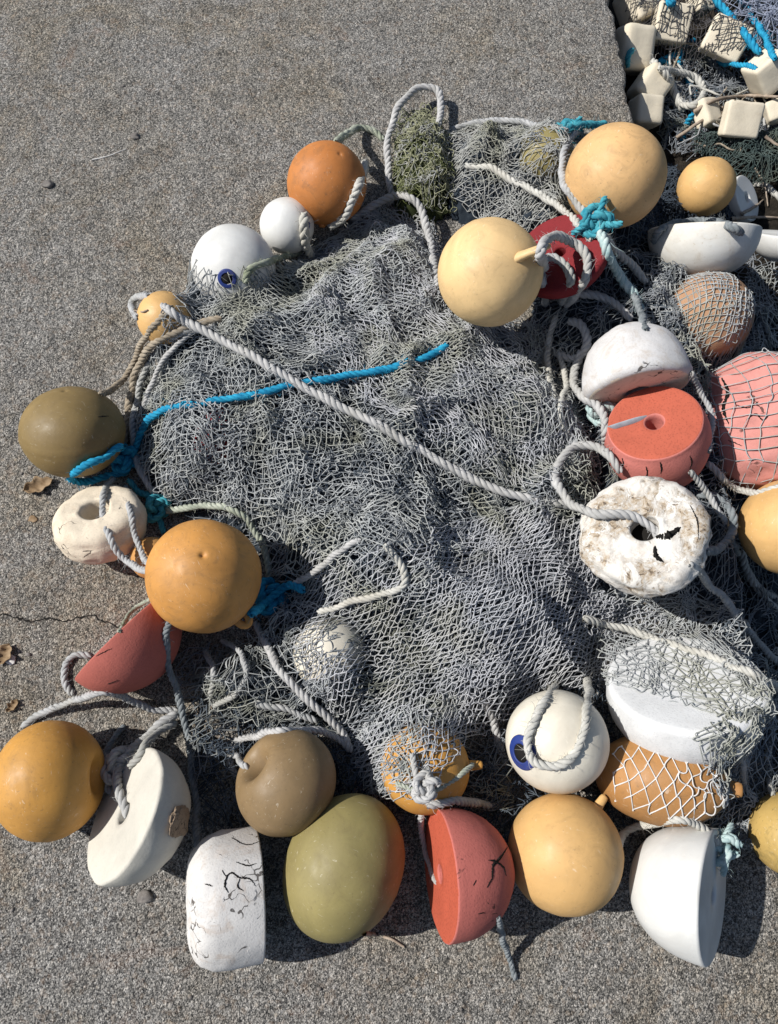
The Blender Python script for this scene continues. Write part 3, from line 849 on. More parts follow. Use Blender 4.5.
def wpoly(pp, z=0.08): return [tuple(at(x, y, z)[:2]) for x, y in pp]

def dist_in(poly):
    """distance from the outline, inside only, on the grid"""
    m = inside(poly, GX, GY)
    D = np.full(GX.shape, 9.0)
    n = len(poly)
    for k in range(n):
        a = np.array(poly[k]); b = np.array(poly[(k + 1) % n]); ab = b - a
        t = np.clip(((GX - a[0]) * ab[0] + (GY - a[1]) * ab[1]) / (ab @ ab), 0, 1)
        D = np.minimum(D, np.hypot(GX - a[0] - t * ab[0], GY - a[1] - t * ab[1]))
    return np.where(m, D, 0.0)

def drape(col, it=120, sag=0.0006, dil=5):
    H = col.copy()
    for _ in range(dil):
        H[1:-1, 1:-1] = np.max([H[1:-1, 1:-1], H[2:, 1:-1], H[:-2, 1:-1], H[1:-1, 2:], H[1:-1, :-2]], axis=0)
    for _ in range(it):
        A = H.copy()
        A[1:-1, 1:-1] = (H[2:, 1:-1] + H[:-2, 1:-1] + H[1:-1, 2:] + H[1:-1, :-2]) / 4 - sag
        H = np.maximum(col, A)
    return H

MAIN = [(168, 330), (178, 296), (190, 270), (215, 276), (240, 283), (264, 272), (300, 256), (335, 232), (375, 205), (430, 212), (450, 250), (520, 320), (560, 320), (585, 380), (612, 450), (640, 590),
        (625, 612), (602, 640), (600, 690), (545, 690), (508, 720), (470, 735), (430, 790), (370, 800), (340, 745), (260, 735), (215, 720), (190, 700),
        (185, 660), (250, 640), (275, 580), (240, 530), (165, 505), (128, 470), (128, 400)]
mainW = wpoly(MAIN, 0.08)
D = dist_in(mainW)
mound = 0.135 * np.clip(D / 0.15, 0, 1) ** 0.7 + 0.015 * SN(21, 0.26)(GX, GY) * np.clip(D / 0.08, 0, 1) + 0.003 * SN(22, 0.09)(GX, GY) * np.clip(D / 0.05, 0, 1)
# long gathered folds fanning out from the far end of the heap
apex = at(400, 150, 0.1)
fan = np.arctan2(GX - apex.x, apex.y - GY); far = np.hypot(GX - apex.x, GY - apex.y)
mound = mound + (0.012 - 0.032 * np.abs(SN(23, 0.34)(fan + 0.10 * SN(24, 0.3)(GX, GY), far * 0.30)) ** 0.7) * np.clip(D / 0.08, 0, 1)
# a few bulges of gathered net
for (bx, by, bw_, bh) in [(215, 430, 0.11, 0.07), (430, 400, 0.10, 0.05), (330, 300, 0.12, 0.03), (390, 560, 0.07, 0.035), (500, 640, 0.13, 0.035), (540, 420, 0.07, 0.04), (300, 480, 0.05, 0.03)]:
    p = at(bx, by, 0.12)
    mound = mound + bh * np.exp(-(((GX - p.x) ** 2 + (GY - p.y) ** 2) / bw_ ** 2)) * (D > 0)
underF = [FL[k] for k in ('green_under', 'cream_under', 'amber_under', 'ochre_upper', 'white_upper')]
colM = np.maximum(np.maximum(GROUND, mound), top_of(underF))
colM = np.where(D > 0, colM, np.maximum(GROUND, top_of(underF)))
HM = drape(colM, 60, 0.0009, 2)

def on(H, px, py, off=0.0):
    z = 0.1
    for _ in range(12):
        p = at(px, py, z); z = 0.5 * z + 0.5 * (float(bilin(H, p.x, p.y)) + off)
    return at(px, py, z)

PROXY = []      # only while the ropes are laid out; removed again below
def shade_core(name, H, poly, drop, seed, mat, parent=None, step=0.008):
    """lumpy solid added for packed net folds, its near-black colour standing for gap shade"""
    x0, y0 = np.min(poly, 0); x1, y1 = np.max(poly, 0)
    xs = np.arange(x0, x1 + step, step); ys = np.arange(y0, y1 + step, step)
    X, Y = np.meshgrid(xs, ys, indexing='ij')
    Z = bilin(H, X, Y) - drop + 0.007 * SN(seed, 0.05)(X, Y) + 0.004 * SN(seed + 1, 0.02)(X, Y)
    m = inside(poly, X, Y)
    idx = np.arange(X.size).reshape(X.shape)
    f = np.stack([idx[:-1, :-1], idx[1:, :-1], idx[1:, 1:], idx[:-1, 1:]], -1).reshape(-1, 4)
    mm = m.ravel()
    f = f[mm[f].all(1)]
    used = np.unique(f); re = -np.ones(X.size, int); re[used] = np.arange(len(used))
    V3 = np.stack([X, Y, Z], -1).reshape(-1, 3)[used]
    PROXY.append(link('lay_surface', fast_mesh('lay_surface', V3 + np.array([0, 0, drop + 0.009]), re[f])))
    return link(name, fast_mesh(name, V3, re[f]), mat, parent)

def biggest(e, n):
    """keep the largest connected piece of the mesh"""
    lab = np.arange(n)
    for _ in range(4000):
        m = np.minimum(lab[e[:, 0]], lab[e[:, 1]])
        new = lab.copy()
        np.minimum.at(new, e[:, 0], m); np.minimum.at(new, e[:, 1], m)
        new = new[new]
        if (new == lab).all(): break
        lab = new
    u, c = np.unique(lab[e[:, 0]], return_counts=True)
    return e[lab[e[:, 0]] == u[c.argmax()]]

def net_sheet(name, parent, mat, poly_px, H, zoff, ang, a, b, L, warps, jit, seed, r=0.0015, knots=True, zamp=0.006, zwl=0.06, K=6, zpoly=0.10, rag=0.0, loose=0, world=None, slackz=0.35, fine=(0.76, 0.86)):
    """knotted diamond mesh laid over a height field. a, b: half diagonals of a mesh; L: bar length"""
    r, a, b, L = r * fine[0], a * fine[1], b * fine[1], L * fine[1]
    warps = [(p * 0.8, q) for p, q in warps]
    g = np.random.default_rng(seed)
    poly = world or [tuple(on(H, x, y, zoff)[:2]) for x, y in poly_px]
    pa = np.array(poly); c = (pa.min(0) + pa.max(0)) / 2; rad = np.linalg.norm(pa.max(0) - pa.min(0)) / 2 * 1.15
    n = int(rad / min(a, b)) + 2
    I, J = np.meshgrid(np.arange(-n, n + 1), np.arange(-n, n + 1), indexing='ij')
    u = (I + J) * a; v = (I - J) * b
    ca, sa = math.cos(ang), math.sin(ang)
    x = c[0] + u * ca - v * sa; y = c[1] + u * sa + v * ca
    keep0 = (u ** 2 + v ** 2) < rad ** 2
    for k, (amp, wl) in enumerate(warps):
        dx = SN(seed * 31 + k * 2, wl)(x, y); dy = SN(seed * 31 + k * 2 + 1, wl)(x, y)
        x = x + amp * dx; y = y + amp * dy
    x = x + g.normal(size=x.shape) * jit; y = y + g.normal(size=y.shape) * jit
    z = bilin(H, x, y) + zoff + zamp * SN(seed * 31 + 17, zwl)(x, y) + np.abs(g.normal(size=x.shape)) * jit * 0.8
    m = inside(poly, x + g.normal(size=x.shape) * rag, y + g.normal(size=x.shape) * rag) & keep0
    P = np.stack([x, y, z], -1).reshape(-1, 3); mm = m.ravel()
    idx = np.arange(x.size).reshape(x.shape)
    e = np.vstack([np.stack([idx[:-1, :], idx[1:, :]], -1).reshape(-1, 2), np.stack([idx[:, :-1], idx[:, 1:]], -1).reshape(-1, 2)])
    e = e[mm[e].all(1)]
    e = biggest(e, x.size)
    A, B = P[e[:, 0]], P[e[:, 1]]
    d = np.linalg.norm(B - A, axis=1)
    ok = d < 30.0 * L
    A, B, d, e = A[ok], B[ok], d[ok], e[ok]
    T = (B - A) / (d[:, None] + 1e-9)
    up = np.array([0, 0, 1.0])
    sd_ = np.cross(T, up); sd_ /= np.linalg.norm(sd_, axis=1)[:, None] + 1e-9
    h = np.sqrt(np.clip(L * L - d * d, 0, None)) * 0.62
    s1 = g.normal(size=len(d)); s2 = np.abs(g.normal(size=len(d))) * slackz
    off = sd_ * (s1 * h)[:, None] + up * (s2 * h)[:, None] 
    off2 = sd_ * (g.normal(size=len(d)) * h * 0.5)[:, None]
    C1 = A + (B - A) * 0.3 + off; C2 = A + (B - A) * 0.7 + off * 0.7 + off2
    t = np.linspace(0, 1, K + 1)[None, :, None]
    Q = (1 - t) ** 3 * A[:, None] + 3 * (1 - t) ** 2 * t * C1[:, None] + 3 * (1 - t) * t ** 2 * C2[:, None] + t ** 3 * B[:, None]
    TT = np.gradient(Q, axis=1); TT /= np.linalg.norm(TT, axis=2)[..., None] + 1e-9
    N = np.cross(TT, np.array([0.13, 0.21, 1.0])); N /= np.linalg.norm(N, axis=2)[..., None] + 1e-9
    Bn = np.cross(TT, N)
    sides = 4
    ang_ = np.arange(sides) * 2 * PI / sides + 0.5
    rr = r * (0.85 + 0.3 * g.random(len(d)))
    Vt = Q[:, :, None, :] + rr[:, None, None, None] * (N[:, :, None, :] * np.cos(ang_)[None, None, :, None] + Bn[:, :, None, :] * np.sin(ang_)[None, None, :, None])
    nb = len(d); ns = K + 1
    base = (np.arange(nb) * ns * sides)[:, None, None]
    i = (np.arange(ns - 1) * sides)[None, :, None]; j = np.arange(sides)[None, None, :]; j2 = (j + 1) % sides
    F = np.stack([base + i + j, base + i + j2, base + i + sides + j2, base + i + sides + j], -1).reshape(-1, 4)
    Vt = Vt.reshape(-1, 3)
    if knots:
        nodes = np.unique(e); C = P[nodes]
        kr = r * 1.75
        o8 = np.array([[1, 1, 1], [1, 1, -1], [1, -1, 1], [1, -1, -1], [-1, 1, 1], [-1, 1, -1], [-1, -1, 1], [-1, -1, -1]]) * 0.62
        f8 = np.array([[0, 1, 3, 2], [4, 6, 7, 5], [0, 4, 5, 1], [2, 3, 7, 6], [0, 2, 6, 4], [1, 5, 7, 3]])
        rot = g.normal(size=(len(C), 1, 3)) * 0.25
        KV = C[:, None, :] + (o8[None] + rot) * kr
        KF = f8[None] + (np.arange(len(C)) * 8)[:, None, None] + len(Vt)
        F = np.vstack([F, KF.reshape(-1, 4)]); Vt = np.vstack([Vt, KV.reshape(-1, 3)])
    return link(name, fast_mesh(name, Vt, F), mat, parent)

def empty(name, loc):
    o = bpy.data.objects.new(name, None); COL.objects.link(o); o.location = loc; o.empty_display_size = 0.05
    bpy.context.view_layer.update()
    return o

# ------------------------------------------------------------------ the main net heap: dark filler core first, ropes are laid on it
net = empty('fishing_net', at(385, 480, 0))
tag(net, 'grey lilac fishing net heaped in many folds on the concrete, ringed by floats', 'fishing net')
core = shade_core('shade_filler', HM, mainW, 0.022, 41, M['shade_core'], net)

# heights of the other heaps
def heap(poly_px, h, edge, objs, seed, z=0.0, base=None, lump=0.012):
    pw = wpoly(poly_px, z + h * 0.6)
    D = dist_in(pw)
    G0 = GROUND if base is None else base
    m = G0 + h * np.clip(D / edge, 0, 1) ** 0.7 + lump * SN(seed, 0.12)(GX, GY) * np.clip(D / 0.06, 0, 1)
    c = np.where(D > 0, m, G0)
    if objs: c = np.maximum(c, top_of([FL.get(k) or BL[k] for k in objs]))
    return drape(c, 50, 0.001, 2), pw

N2P = [(446, 128), (490, 118), (560, 126), (575, 170), (590, 225), (610, 260), (520, 250), (470, 215), (440, 200)]
H2, p2 = heap(N2P, 0.09, 0.08, ['green_under'], 51)
n2 = empty('fishing_net', at(510, 170, 0)); tag(n2, 'grey green net bundle between the algae clump and the large yellow ball', 'fishing net')
shade_core('shade_filler', H2, p2, 0.015, 52, M['shade_core'], n2)

N3P = [(394, 130), (402, 112), (424, 108), (442, 116), (450, 140), (462, 172), (458, 205), (430, 214), (396, 206), (388, 170)]
H3, p3 = heap(N3P, 0.075, 0.07, [], 53)
n3 = empty('algae_clump', at(425, 165, 0)); tag(n3, 'green clump of algae covered netting inside the tall rope loop at top', 'algae clump')
shade_core('shade_mass', H3, p3, 0.012, 54, M['shade_core_green'], n3)

# the heap below the slab edge, on the right
N4P = [(600, 225), (640, 232), (660, 262), (745, 275), (800, 270), (820, 420), (825, 610), (800, 780), (740, 720), (690, 600), (600, 590), (560, 420), (535, 345), (515, 290), (560, 260)]
H4, p4 = heap(N4P, 0.085, 0.10, [], 55, z=-0.08)
n4 = empty('fishing_net', at(700, 480, 0)); tag(n4, 'dark blue grey net spread under the floats along the right border', 'fishing net')
shade_core('shade_filler', H4, p4, 0.012, 56, M['shade_core'], n4)

# ------------------------------------------------------------------ ropes
bpy.context.view_layer.update()
DG = bpy.context.evaluated_depsgraph_get()

def hit(px, py):
    d = ray(px, py).normalized()
    ok, loc, nor, idx, ob, mt = S.ray_cast(DG, CAM + d * 0.06, d)
    return loc if ok else at(px, py, LOW)

def lay(pts, r, sink=0.6):
    """3D path resting on whatever is seen at those spots; third value lifts (or sinks) it"""
    P = []
    for k, p in enumerate(pts):
        h = hit(p[0], p[1]); d = ray(p[0], p[1]).normalized()
        lift = r * 0.9 + (p[2] if len(p) > 2 else 0) - (r * sink if k in (0, len(pts) - 1) and len(p) < 3 else 0)
        P.append(h - d * lift)
    P = np.array([tuple(q) for q in P])
    # even out jumps along the line of sight
    dd = np.array([tuple(ray(p[0], p[1])) for p in pts])
    dep = (P - np.array(CAM)) @ np.array(FW)
    if len(dep) > 3:
        sm = dep.copy()
        for _ in range(2):
            s2 = sm.copy(); s2[1:-1] = 0.25 * sm[:-2] + 0.5 * sm[1:-1] + 0.25 * sm[2:]
            sm = np.minimum(s2, dep + 0.010)
        P = np.array(CAM) + dd * sm[:, None]
    return P

ROPES = []
def rope(label, pts, rpx, mat, fuzz=0.5, cat='rope', name='rope', seed=None, group=None, strands=3):
    m = pts[len(pts) // 2]
    r = wsize(m[0], m[1], 0.1, rpx * 0.86)
    P = lay(pts, r)
    v, f = rope_arrays(P, r, fuzz=fuzz, seed=seed or len(ROPES) + 1, strands=strands)
    o = link(name, fast_mesh(name, v, f), M[mat])
    tag(o, label, cat, group)
    ROPES.append(o)
    return o

def knot(parent, px, py, rpx, tpx, mat, lift=0.0, seed=1, turns=2, tails=2):
    """lumpy overhand knot: torus-knot winding with loose ends"""
    g = np.random.default_rng(seed)
    h = hit(px, py); d = ray(px, py).normalized()
    r = wsize(px, py, 0.1, rpx); t = wsize(px, py, 0.1, tpx)
    c = np.array(h - d * (r * 0.55 + lift))
    bx = [np.array(q) for q in basis(px, py)]
    q = np.linspace(0, 2 * PI, 34)[:-1]
    p_, q_ = (2, 3) if turns == 2 else (3, 4)
    w_ = g.uniform(0.75, 1.2, 3)
    rr = r * (0.62 + 0.36 * np.cos(q_ * q))
    L = np.stack([rr * np.cos(p_ * q) * w_[0], rr * np.sin(p_ * q) * w_[1], r * 0.45 * np.sin(q_ * q) * w_[2]], 1) + g.normal(size=(len(q), 3)) * r * 0.06
    P = c + L @ np.stack(bx)
    vs, fs, base = [], [], 0
    v, f = rope_arrays(P, t, fuzz=0.6, seed=seed); vs.append(v); fs.append(f); base += len(v)
    for k in range(tails):
        a = g.uniform(0, 2 * PI)
        dd = (bx[0] * math.cos(a) + bx[1] * math.sin(a))
        T_ = np.array([c + dd * r * 0.4, c + dd * r * 0.9 + bx[2] * r * 0.3, c + dd * r * g.uniform(1.2, 1.7) + g.normal(size=3) * r * 0.2])
        v, f = rope_arrays(T_, t * 0.8, fuzz=2.0, seed=seed + k); vs.append(v); fs.append(f + base); base += len(v)
    o = link('knot', fast_mesh('knot', np.vstack(vs), np.vstack(fs)), M[mat])
    o.parent = parent
    return o

def rknot(label, px, py, rpx, tpx, mat, **kw):
    o = knot(None, px, py, rpx, tpx, mat, **kw)
    o.name = 'rope_knot'
    return tag(o, label, 'knot')

# main lines across the net
rope('long white rope running diagonally across the whole net', [(146, 294, .01), (165, 308), (190, 324), (225, 341), (265, 364), (300, 385, .004), (345, 409, .006), (390, 432, .006), (440, 461, .005), (485, 484, .004), (520, 496), (548, 502, -.004), (578, 508, -.012)], 5.2, 'rope_white', 0.6)
b1 = rope('bright blue rope woven through the net from the left knot', [(120, 468, .01), (134, 450, .010), (142, 430, .004), (153, 416, .000), (175, 407, 0.0005), (215, 401, -0.0005), (260, 394, -0.0035), (305, 382, -0.0025), (345, 376, -0.0045), (385, 369, 0.009), (420, 358, 0.007), (448, 345, -0.002)], 4.4, 'rope_blue', 0.7)
knot(b1, 124, 458, 15, 4.6, 'rope_blue', 0.012, 3); knot(b1, 158, 508, 11, 3.8, 'rope_teal', 0.01, 5)
rope('bright blue rope loop hitched under the olive brown ball', [(122, 445, .02), (105, 458, .02), (80, 468, .015), (70, 478, .008), (84, 482, .01), (108, 476, .012), (128, 470, .015)], 4.6, 'rope_blue', 0.6)
rope('teal rope end hanging from the left blue knot to the orange ball', [(128, 480, .012), (140, 492, .012), (152, 500, .012), (160, 520, .01), (163, 532, .0)], 4.2, 'rope_teal', 0.8)
rope('tan rope bending along the left hem of the net', [(222, 318), (190, 326), (160, 340), (140, 362), (131, 392), (127, 425), (124, 450)], 4.6, 'rope_tan', 0.6)
rope('grey rope along the left hem, next to the tan rope', [(205, 325), (175, 336), (152, 358), (139, 390, .008), (133, 425, .008), (135, 455, .02), (146, 482, .02), (160, 500, .01)], 4.4, 'rope_grey', 0.5)
rope('thin pale rope along the left hem, innermost of three', [(215, 322), (180, 342), (158, 370, .004), (145, 402, .006), (137, 432, .004)], 3.2, 'rope_white', 0.4)
rope('tan grey rope running from behind the olive brown ball to the left hem', [(100, 395, -.005), (112, 390), (126, 376), (138, 352), (150, 330), (170, 312)], 4.0, 'rope_tan', 0.5)
rope('short rope end on concrete beside the half hidden yellow float', [(138, 318), (131, 306), (134, 297), (148, 296)], 4.2, 'rope_grey', 0.4)
rope('grey rope dropping across the bore of the cream drum float', [(112, 478, .02), (104, 492, .012), (102, 512, .012), (110, 538, .01), (126, 560, .008), (146, 572, -.02), (156, 574, -.06)], 4.2, 'rope_grey', 0.5)
rope('grey rope curving past the right rim of the cream drum float', [(126, 486, .01), (130, 510, .01), (136, 538, .006), (146, 560, -.01), (155, 566, -.06)], 3.8, 'rope_grey', 0.5)
rope('olive grey rope hugging the top of the large orange ball', [(160, 512, .0), (195, 506, .004), (232, 510, .004), (254, 528), (266, 556), (270, 590)], 4.4, 'rope_green', 0.6)
b2 = rope('thick blue rope tied to the lug of the large orange ball', [(250, 614, .01), (262, 604, .012), (276, 594, .012), (292, 584, .012), (304, 592, .012)], 5.2, 'rope_blue', 0.8)
knot(b2, 270, 597, 15, 4.6, 'rope_blue', 0.01, 8)
rope('pale rope leaving the blue knot up into the lower net', [(290, 588, .012), (305, 578, .012), (325, 563, .008), (345, 548, .004), (362, 540, -.006)], 4.0, 'rope_white', 0.4)
rope('short pale rope half buried in the centre of the net', [(318, 612, -.002), (345, 604, .006), (372, 597, .008), (396, 590, .008), (405, 582, .004), (402, 565, .0), (385, 545, -.004)], 4.2, 'rope_pale', 0.5)
rope('pale rope running down from the orange ball to the brown float', [(256, 622, .0), (268, 648, .004), (283, 674, .006), (302, 694, .006), (322, 712, .006), (340, 730, .008), (350, 752, .006)], 5.0, 'rope_white', 0.5)
rope('dark grey rope falling from the orange ball past the red wedge float', [(172, 618, -.04), (165, 640, .004), (168, 664, .006), (178, 696, .008), (187, 732, .008), (193, 775, .006), (197, 815, .004), (196, 846, 0)], 4.6, 'rope_dark', 0.5)
rope('grey rope lying over the amber corner float and under the red wedge', [(22, 726, .0), (45, 712), (75, 700), (105, 692), (130, 700, .006), (155, 710, .006), (182, 712)], 4.6, 'rope_grey', 0.5)
rope('grey rope hooked round the pointed end of the red wedge float', [(72, 696), (66, 680), (66, 664), (76, 655), (92, 656)], 4.4, 'rope_grey', 0.4)
rope('thin cord behind the red wedge float beneath the orange ball', [(120, 632), (130, 614), (148, 600), (160, 594, -.05)], 2.6, 'rope_green', 0.4)
b3 = rope('fat frayed rope ending in a knot in the ivory half float', [(180, 712, .014), (162, 722, .022), (146, 738, .03), (130, 754, .045), (118, 772, .05), (120, 790, .025), (125, 806, .004), (127, 817, -.02)], 6.0, 'rope_grey', 1.2)
knot(b3, 118, 771, 17, 5.0, 'rope_grey', 0.045, 12, 3)
rope('second strand of frayed rope beside the ivory half float', [(176, 722, .006), (158, 732, .008), (142, 752, .01), (128, 768, .01)], 5.0, 'rope_grey', 1.0)
rope('grey rope on the near side of the amber corner float, entering its dimple', [(92, 772, -.03), (101, 768, .0), (106, 758, .006), (112, 742, .004), (125, 725)], 4.0, 'rope_dark', 0.5)
b4 = rope('pale rope round the top of the brown dimpled float', [(236, 776, .0), (229, 762, .004), (232, 746, .004), (250, 737, .004), (280, 732, .004), (312, 730, .006), (335, 736, .008), (350, 748, .004)], 4.6, 'rope_white', 0.5)
rope('grey rope dipping into the dimple of the brown float', [(234, 752, .002), (242, 764, .002), (252, 770, -.005), (258, 768, -.02)], 3.8, 'rope_grey', 0.4)
rope('grey rope buried in the dark net left of the brown float', [(255, 702), (275, 706), (296, 712), (318, 722)], 4.4, 'rope_grey', 0.5)
b5 = rope('pale cord falling over the orange face of the red half float', [(413, 752, .01), (416, 776, .012), (424, 796, .012), (421, 820, .008), (424, 848, .004), (432, 870, .003), (437, 884, -.01)], 3.8, 'rope_white', 0.5)
knot(b5, 426, 787, 11, 3.8, 'rope_white', 0.01, 15)
rope('pale rope bordering the gap between amber tab and red half float', [(428, 806, .008), (455, 800, .008), (482, 804, .006), (502, 806, .004), (508, 788, .004), (503, 756), (494, 724), (482, 700, -.02)], 5.0, 'rope_white', 0.5)
rope('thin rope tied round the amber float under the torn hem', [(395, 782, .004), (415, 790, .004), (440, 788, .004), (462, 774, .004), (474, 764, .0)], 3.2, 'rope_green', 0.6)
rope('tarry rope tail lying on the concrete under the red half float', [(498, 918, 0), (503, 938), (509, 960), (516, 980)], 4.0, 'rope_dark', 0.4)
rope('pale rope loop hanging over the white egg float with blue ring', [(588, 680, -.02), (587, 708, .006), (583, 736, .008), (570, 758, .008), (551, 767, .006), (534, 762, .008), (527, 744, .010), (535, 718, .008), (548, 698, .004), (556, 684, -.02)], 5.0, 'rope_pale', 0.9)
b6 = rope('pale rope lying along the top of the tipped white half float', [(618, 846, -.04), (626, 832), (648, 824, .004), (676, 819, .008), (700, 826, .012), (718, 842, .014), (728, 856, .01)], 5.0, 'rope_pale', 1.2)
knot(b6, 722, 846, 15, 4.4, 'rope_tealgrey', 0.02, 21, 2, 3)
rope('pale rope across the top of the big netted white half float', [(584, 618), (612, 626), (645, 636), (685, 648, .008), (725, 662, .01), (760, 678), (790, 694)], 4.8, 'rope_pale', 0.7)
rope('grey rope slanting to the right border from below the flaking drum', [(690, 562), (710, 585), (735, 613), (758, 642), (790, 676)], 4.6, 'rope_grey', 0.6)
rope('dark rope coil behind the right rim of the flaking drum', [(696, 494), (716, 496), (730, 514), (731, 534), (720, 548), (706, 552)], 5.0, 'rope_dark', 0.5)
rope('pale rope looping above the flaking drum and into its bore', [(622, 472, .02), (612, 456, .03), (595, 446, .03), (574, 448, .03), (559, 464, .03), (557, 484, .03), (570, 503, .025), (596, 513, .012), (624, 514, .012), (642, 520, .012), (655, 532, -.004), (659, 543, -.03)], 5.2, 'rope_white', 0.5)
rope('upper pale rope hanging under the yellow border float', [(742, 550), (748, 572), (762, 590), (790, 606)], 5.0, 'rope_pale', 0.5)
rope('lower pale rope hanging under the yellow border float', [(745, 566), (756, 588), (772, 604), (796, 622)], 5.0, 'rope_pale', 0.5)
rope('frayed pale rope at the foot of the broken pink float', [(708, 462), (722, 478), (738, 490), (762, 492), (790, 484)], 4.2, 'rope_pale', 0.8)
rope('dark rope arched over the white bowl shaped half float', [(652, 242, .0), (664, 228, .01), (684, 222, .012), (710, 221, .012), (728, 226, .012), (744, 234, .004)], 4.6, 'rope_dark', 0.4)
P = lay([(600, 432, .002), (611, 428, .005), (624, 424, .006), (638, 420, .006), (648, 419, .002), (655, 423, -.02)], 0.003)
P, _q = catmull(P, 0.003)
v, f = tube_arrays(P, 0.0075 * np.linspace(0.75, 1.1, len(P)), 12, 0, 0.25)
tag(link('strap', fast_mesh('strap', v, f), M['strap']), 'flat grey strap end pulled out of the bore of the red drum', 'strap')
# loops at the top
rope('tall white rope loop standing over the algae clump', [(392, 204, .0), (389, 180, .03), (388, 150, .05), (393, 122, .06), (405, 98, .055), (422, 87, .05), (437, 91, .045), (442, 108, .03), (438, 126, .01)], 4.4, 'rope_white', 0.3)
rope('white rope bent from the net edge down to the pale yellow ball', [(352, 222), (372, 206, .006), (392, 196, .014), (410, 196, .018), (422, 210, .018), (428, 232, .012), (433, 254, .004), (435, 272, .0), (437, 290, -.03)], 4.8, 'rope_white', 0.4)
rope('dark twisted rope over the rusty orange ball', [(336, 142, -.01), (346, 134, .006), (358, 128, .008), (372, 130, .006), (384, 140)], 4.2, 'rope_green', 1.0)
rope('frayed pale rope hanging on the right of the rusty orange ball', [(366, 162, .008), (360, 182, .01), (352, 200, .012), (344, 216, .008), (330, 226, .004)], 5.0, 'rope_pale', 1.6)
rope('frayed rope end beside the small white float', [(306, 212, .008), (304, 228, .008), (306, 246, .006), (312, 258)], 6.0, 'rope_pale', 1.8)
rope('green grey rope lying over the upper white float', [(246, 284, .004), (250, 270, .006), (266, 262, .004), (282, 258, .004), (300, 252)], 4.2, 'rope_green', 0.9)
rope('rope along the far hem of the grey green net bundle', [(450, 132), (475, 123), (505, 121), (540, 126), (566, 132)], 4.0, 'rope_grey', 0.6)
rope('pale rope buried slantwise in the grey green net bundle', [(466, 164), (492, 170), (520, 184), (548, 200), (572, 218), (592, 240)], 4.2, 'rope_pale', 0.6)
b7 = rope('grey rope clasping the left side of the large yellow ball', [(578, 130, .01), (567, 144, .006), (562, 164, .006), (566, 188, .008), (578, 206, .012), (594, 218, .014)], 4.4, 'rope_grey', 0.5)
knot(b7, 570, 130, 13, 4.2, 'rope_teal', 0.01, 25, 2, 3); knot(b7, 596, 221, 14, 4.2, 'rope_teal', 0.012, 27, 2, 3)
rope('teal rope tail behind the top of the large yellow ball', [(560, 132), (578, 126, .006), (594, 124, .006), (606, 124)], 4.4, 'rope_teal', 1.2)
rope('ragged pale rope dropping from the lower teal knot', [(597, 230, .008), (606, 252, .008), (618, 272, .008), (632, 294, .006), (642, 312)], 5.4, 'rope_tealgrey', 1.4)
rope('second ragged rope right of the one below the teal knot', [(604, 236), (618, 252), (636, 268), (646, 284)], 4.6, 'rope_pale', 1.4)
rope('white rope through the tab of the pale yellow ball, outer loop', [(545, 268, .004), (541, 252, .030), (551, 238, .028), (572, 240, .02), (585, 258, .016), (584, 280, .01), (574, 296, .006), (566, 306)], 5.2, 'rope_white', 0.4)
rope('grey rope through the tab of the pale yellow ball, inner strand', [(546, 304), (543, 284, .006), (544, 264, .014), (552, 257, .016), (564, 266, .014), (570, 282, .008), (562, 302, .004)], 4.8, 'rope_grey', 0.5)
rope('white rope snaking right from below the crimson disc', [(562, 300), (580, 294, .008), (600, 296, .012), (618, 306, .01), (632, 320, .004)], 5.0, 'rope_white', 0.5)
rope('pale rope curled in a ring left of the chalky dome', [(568, 322, .004), (582, 326, .012), (588, 340, .014), (582, 354, .014), (566, 358, .012), (552, 350, .006)], 5.2, 'rope_white', 0.6)
b8 = rope('pale rope hanging beside the chalky dome to the red drum', [(580, 350, .006), (575, 368, .008), (574, 384, .008), (584, 398, .008), (598, 408, .008), (606, 430, .006), (604, 448)], 5.0, 'rope_white', 0.8)
knot(b8, 600, 413, 12, 4.0, 'rope_tealgrey', 0.008, 31)
rope('grey rope straight down the dark gap left of the red drum', [(568, 392), (572, 416), (574, 440), (580, 466)], 4.6, 'rope_grey', 0.6)
rope('blue grey rope in the shade between teal knot and white bowl', [(612, 262), (628, 286), (640, 310), (646, 330)], 4.2, 'rope_dark', 0.6)
rope('limp pale rope down the net edge left of the chalky dome', [(556, 316), (549, 340, .004), (548, 368, .006), (554, 398, .004), (562, 430)], 4.0, 'rope_pale', 1.4)
rope('pale rope twisting from the pale ring down to the loop above the flaking drum', [(560, 356), (566, 384, .006), (560, 410, .006), (570, 440)], 3.6, 'rope_pale', 1.2)
rope('thin pale rope curving round the upper right of the red drum', [(690, 372), (702, 392, .004), (712, 420, .004), (708, 452)], 3.4, 'rope_grey', 0.8)
rope('limp grey rope end on the dark net left of the brown dimpled float', [(205, 650), (214, 672, .004), (212, 698, .006), (222, 722)], 3.8, 'rope_grey', 0.9)
rope('grey rope bend in the lower left net beneath the blue knot', [(222, 640), (240, 652, .006), (246, 674, .006), (236, 694, .004), (214, 706)], 3.6, 'rope_grey', 0.9)
rope('pale hem rope down the grey net curtain at the right', [(764, 690), (772, 722, .006), (768, 760, .006), (772, 796)], 4.0, 'rope_pale', 1.2)
rope('grey hem rope between the netted long float and the right curtain', [(728, 740), (742, 766, .006), (744, 800, .006), (736, 832)], 3.6, 'rope_grey', 1.2)
rope('grey rope across the dark net between pink float and yellow border ball', [(690, 470), (706, 492, .004), (724, 520, .004), (738, 556)], 3.8, 'rope_grey', 0.7)
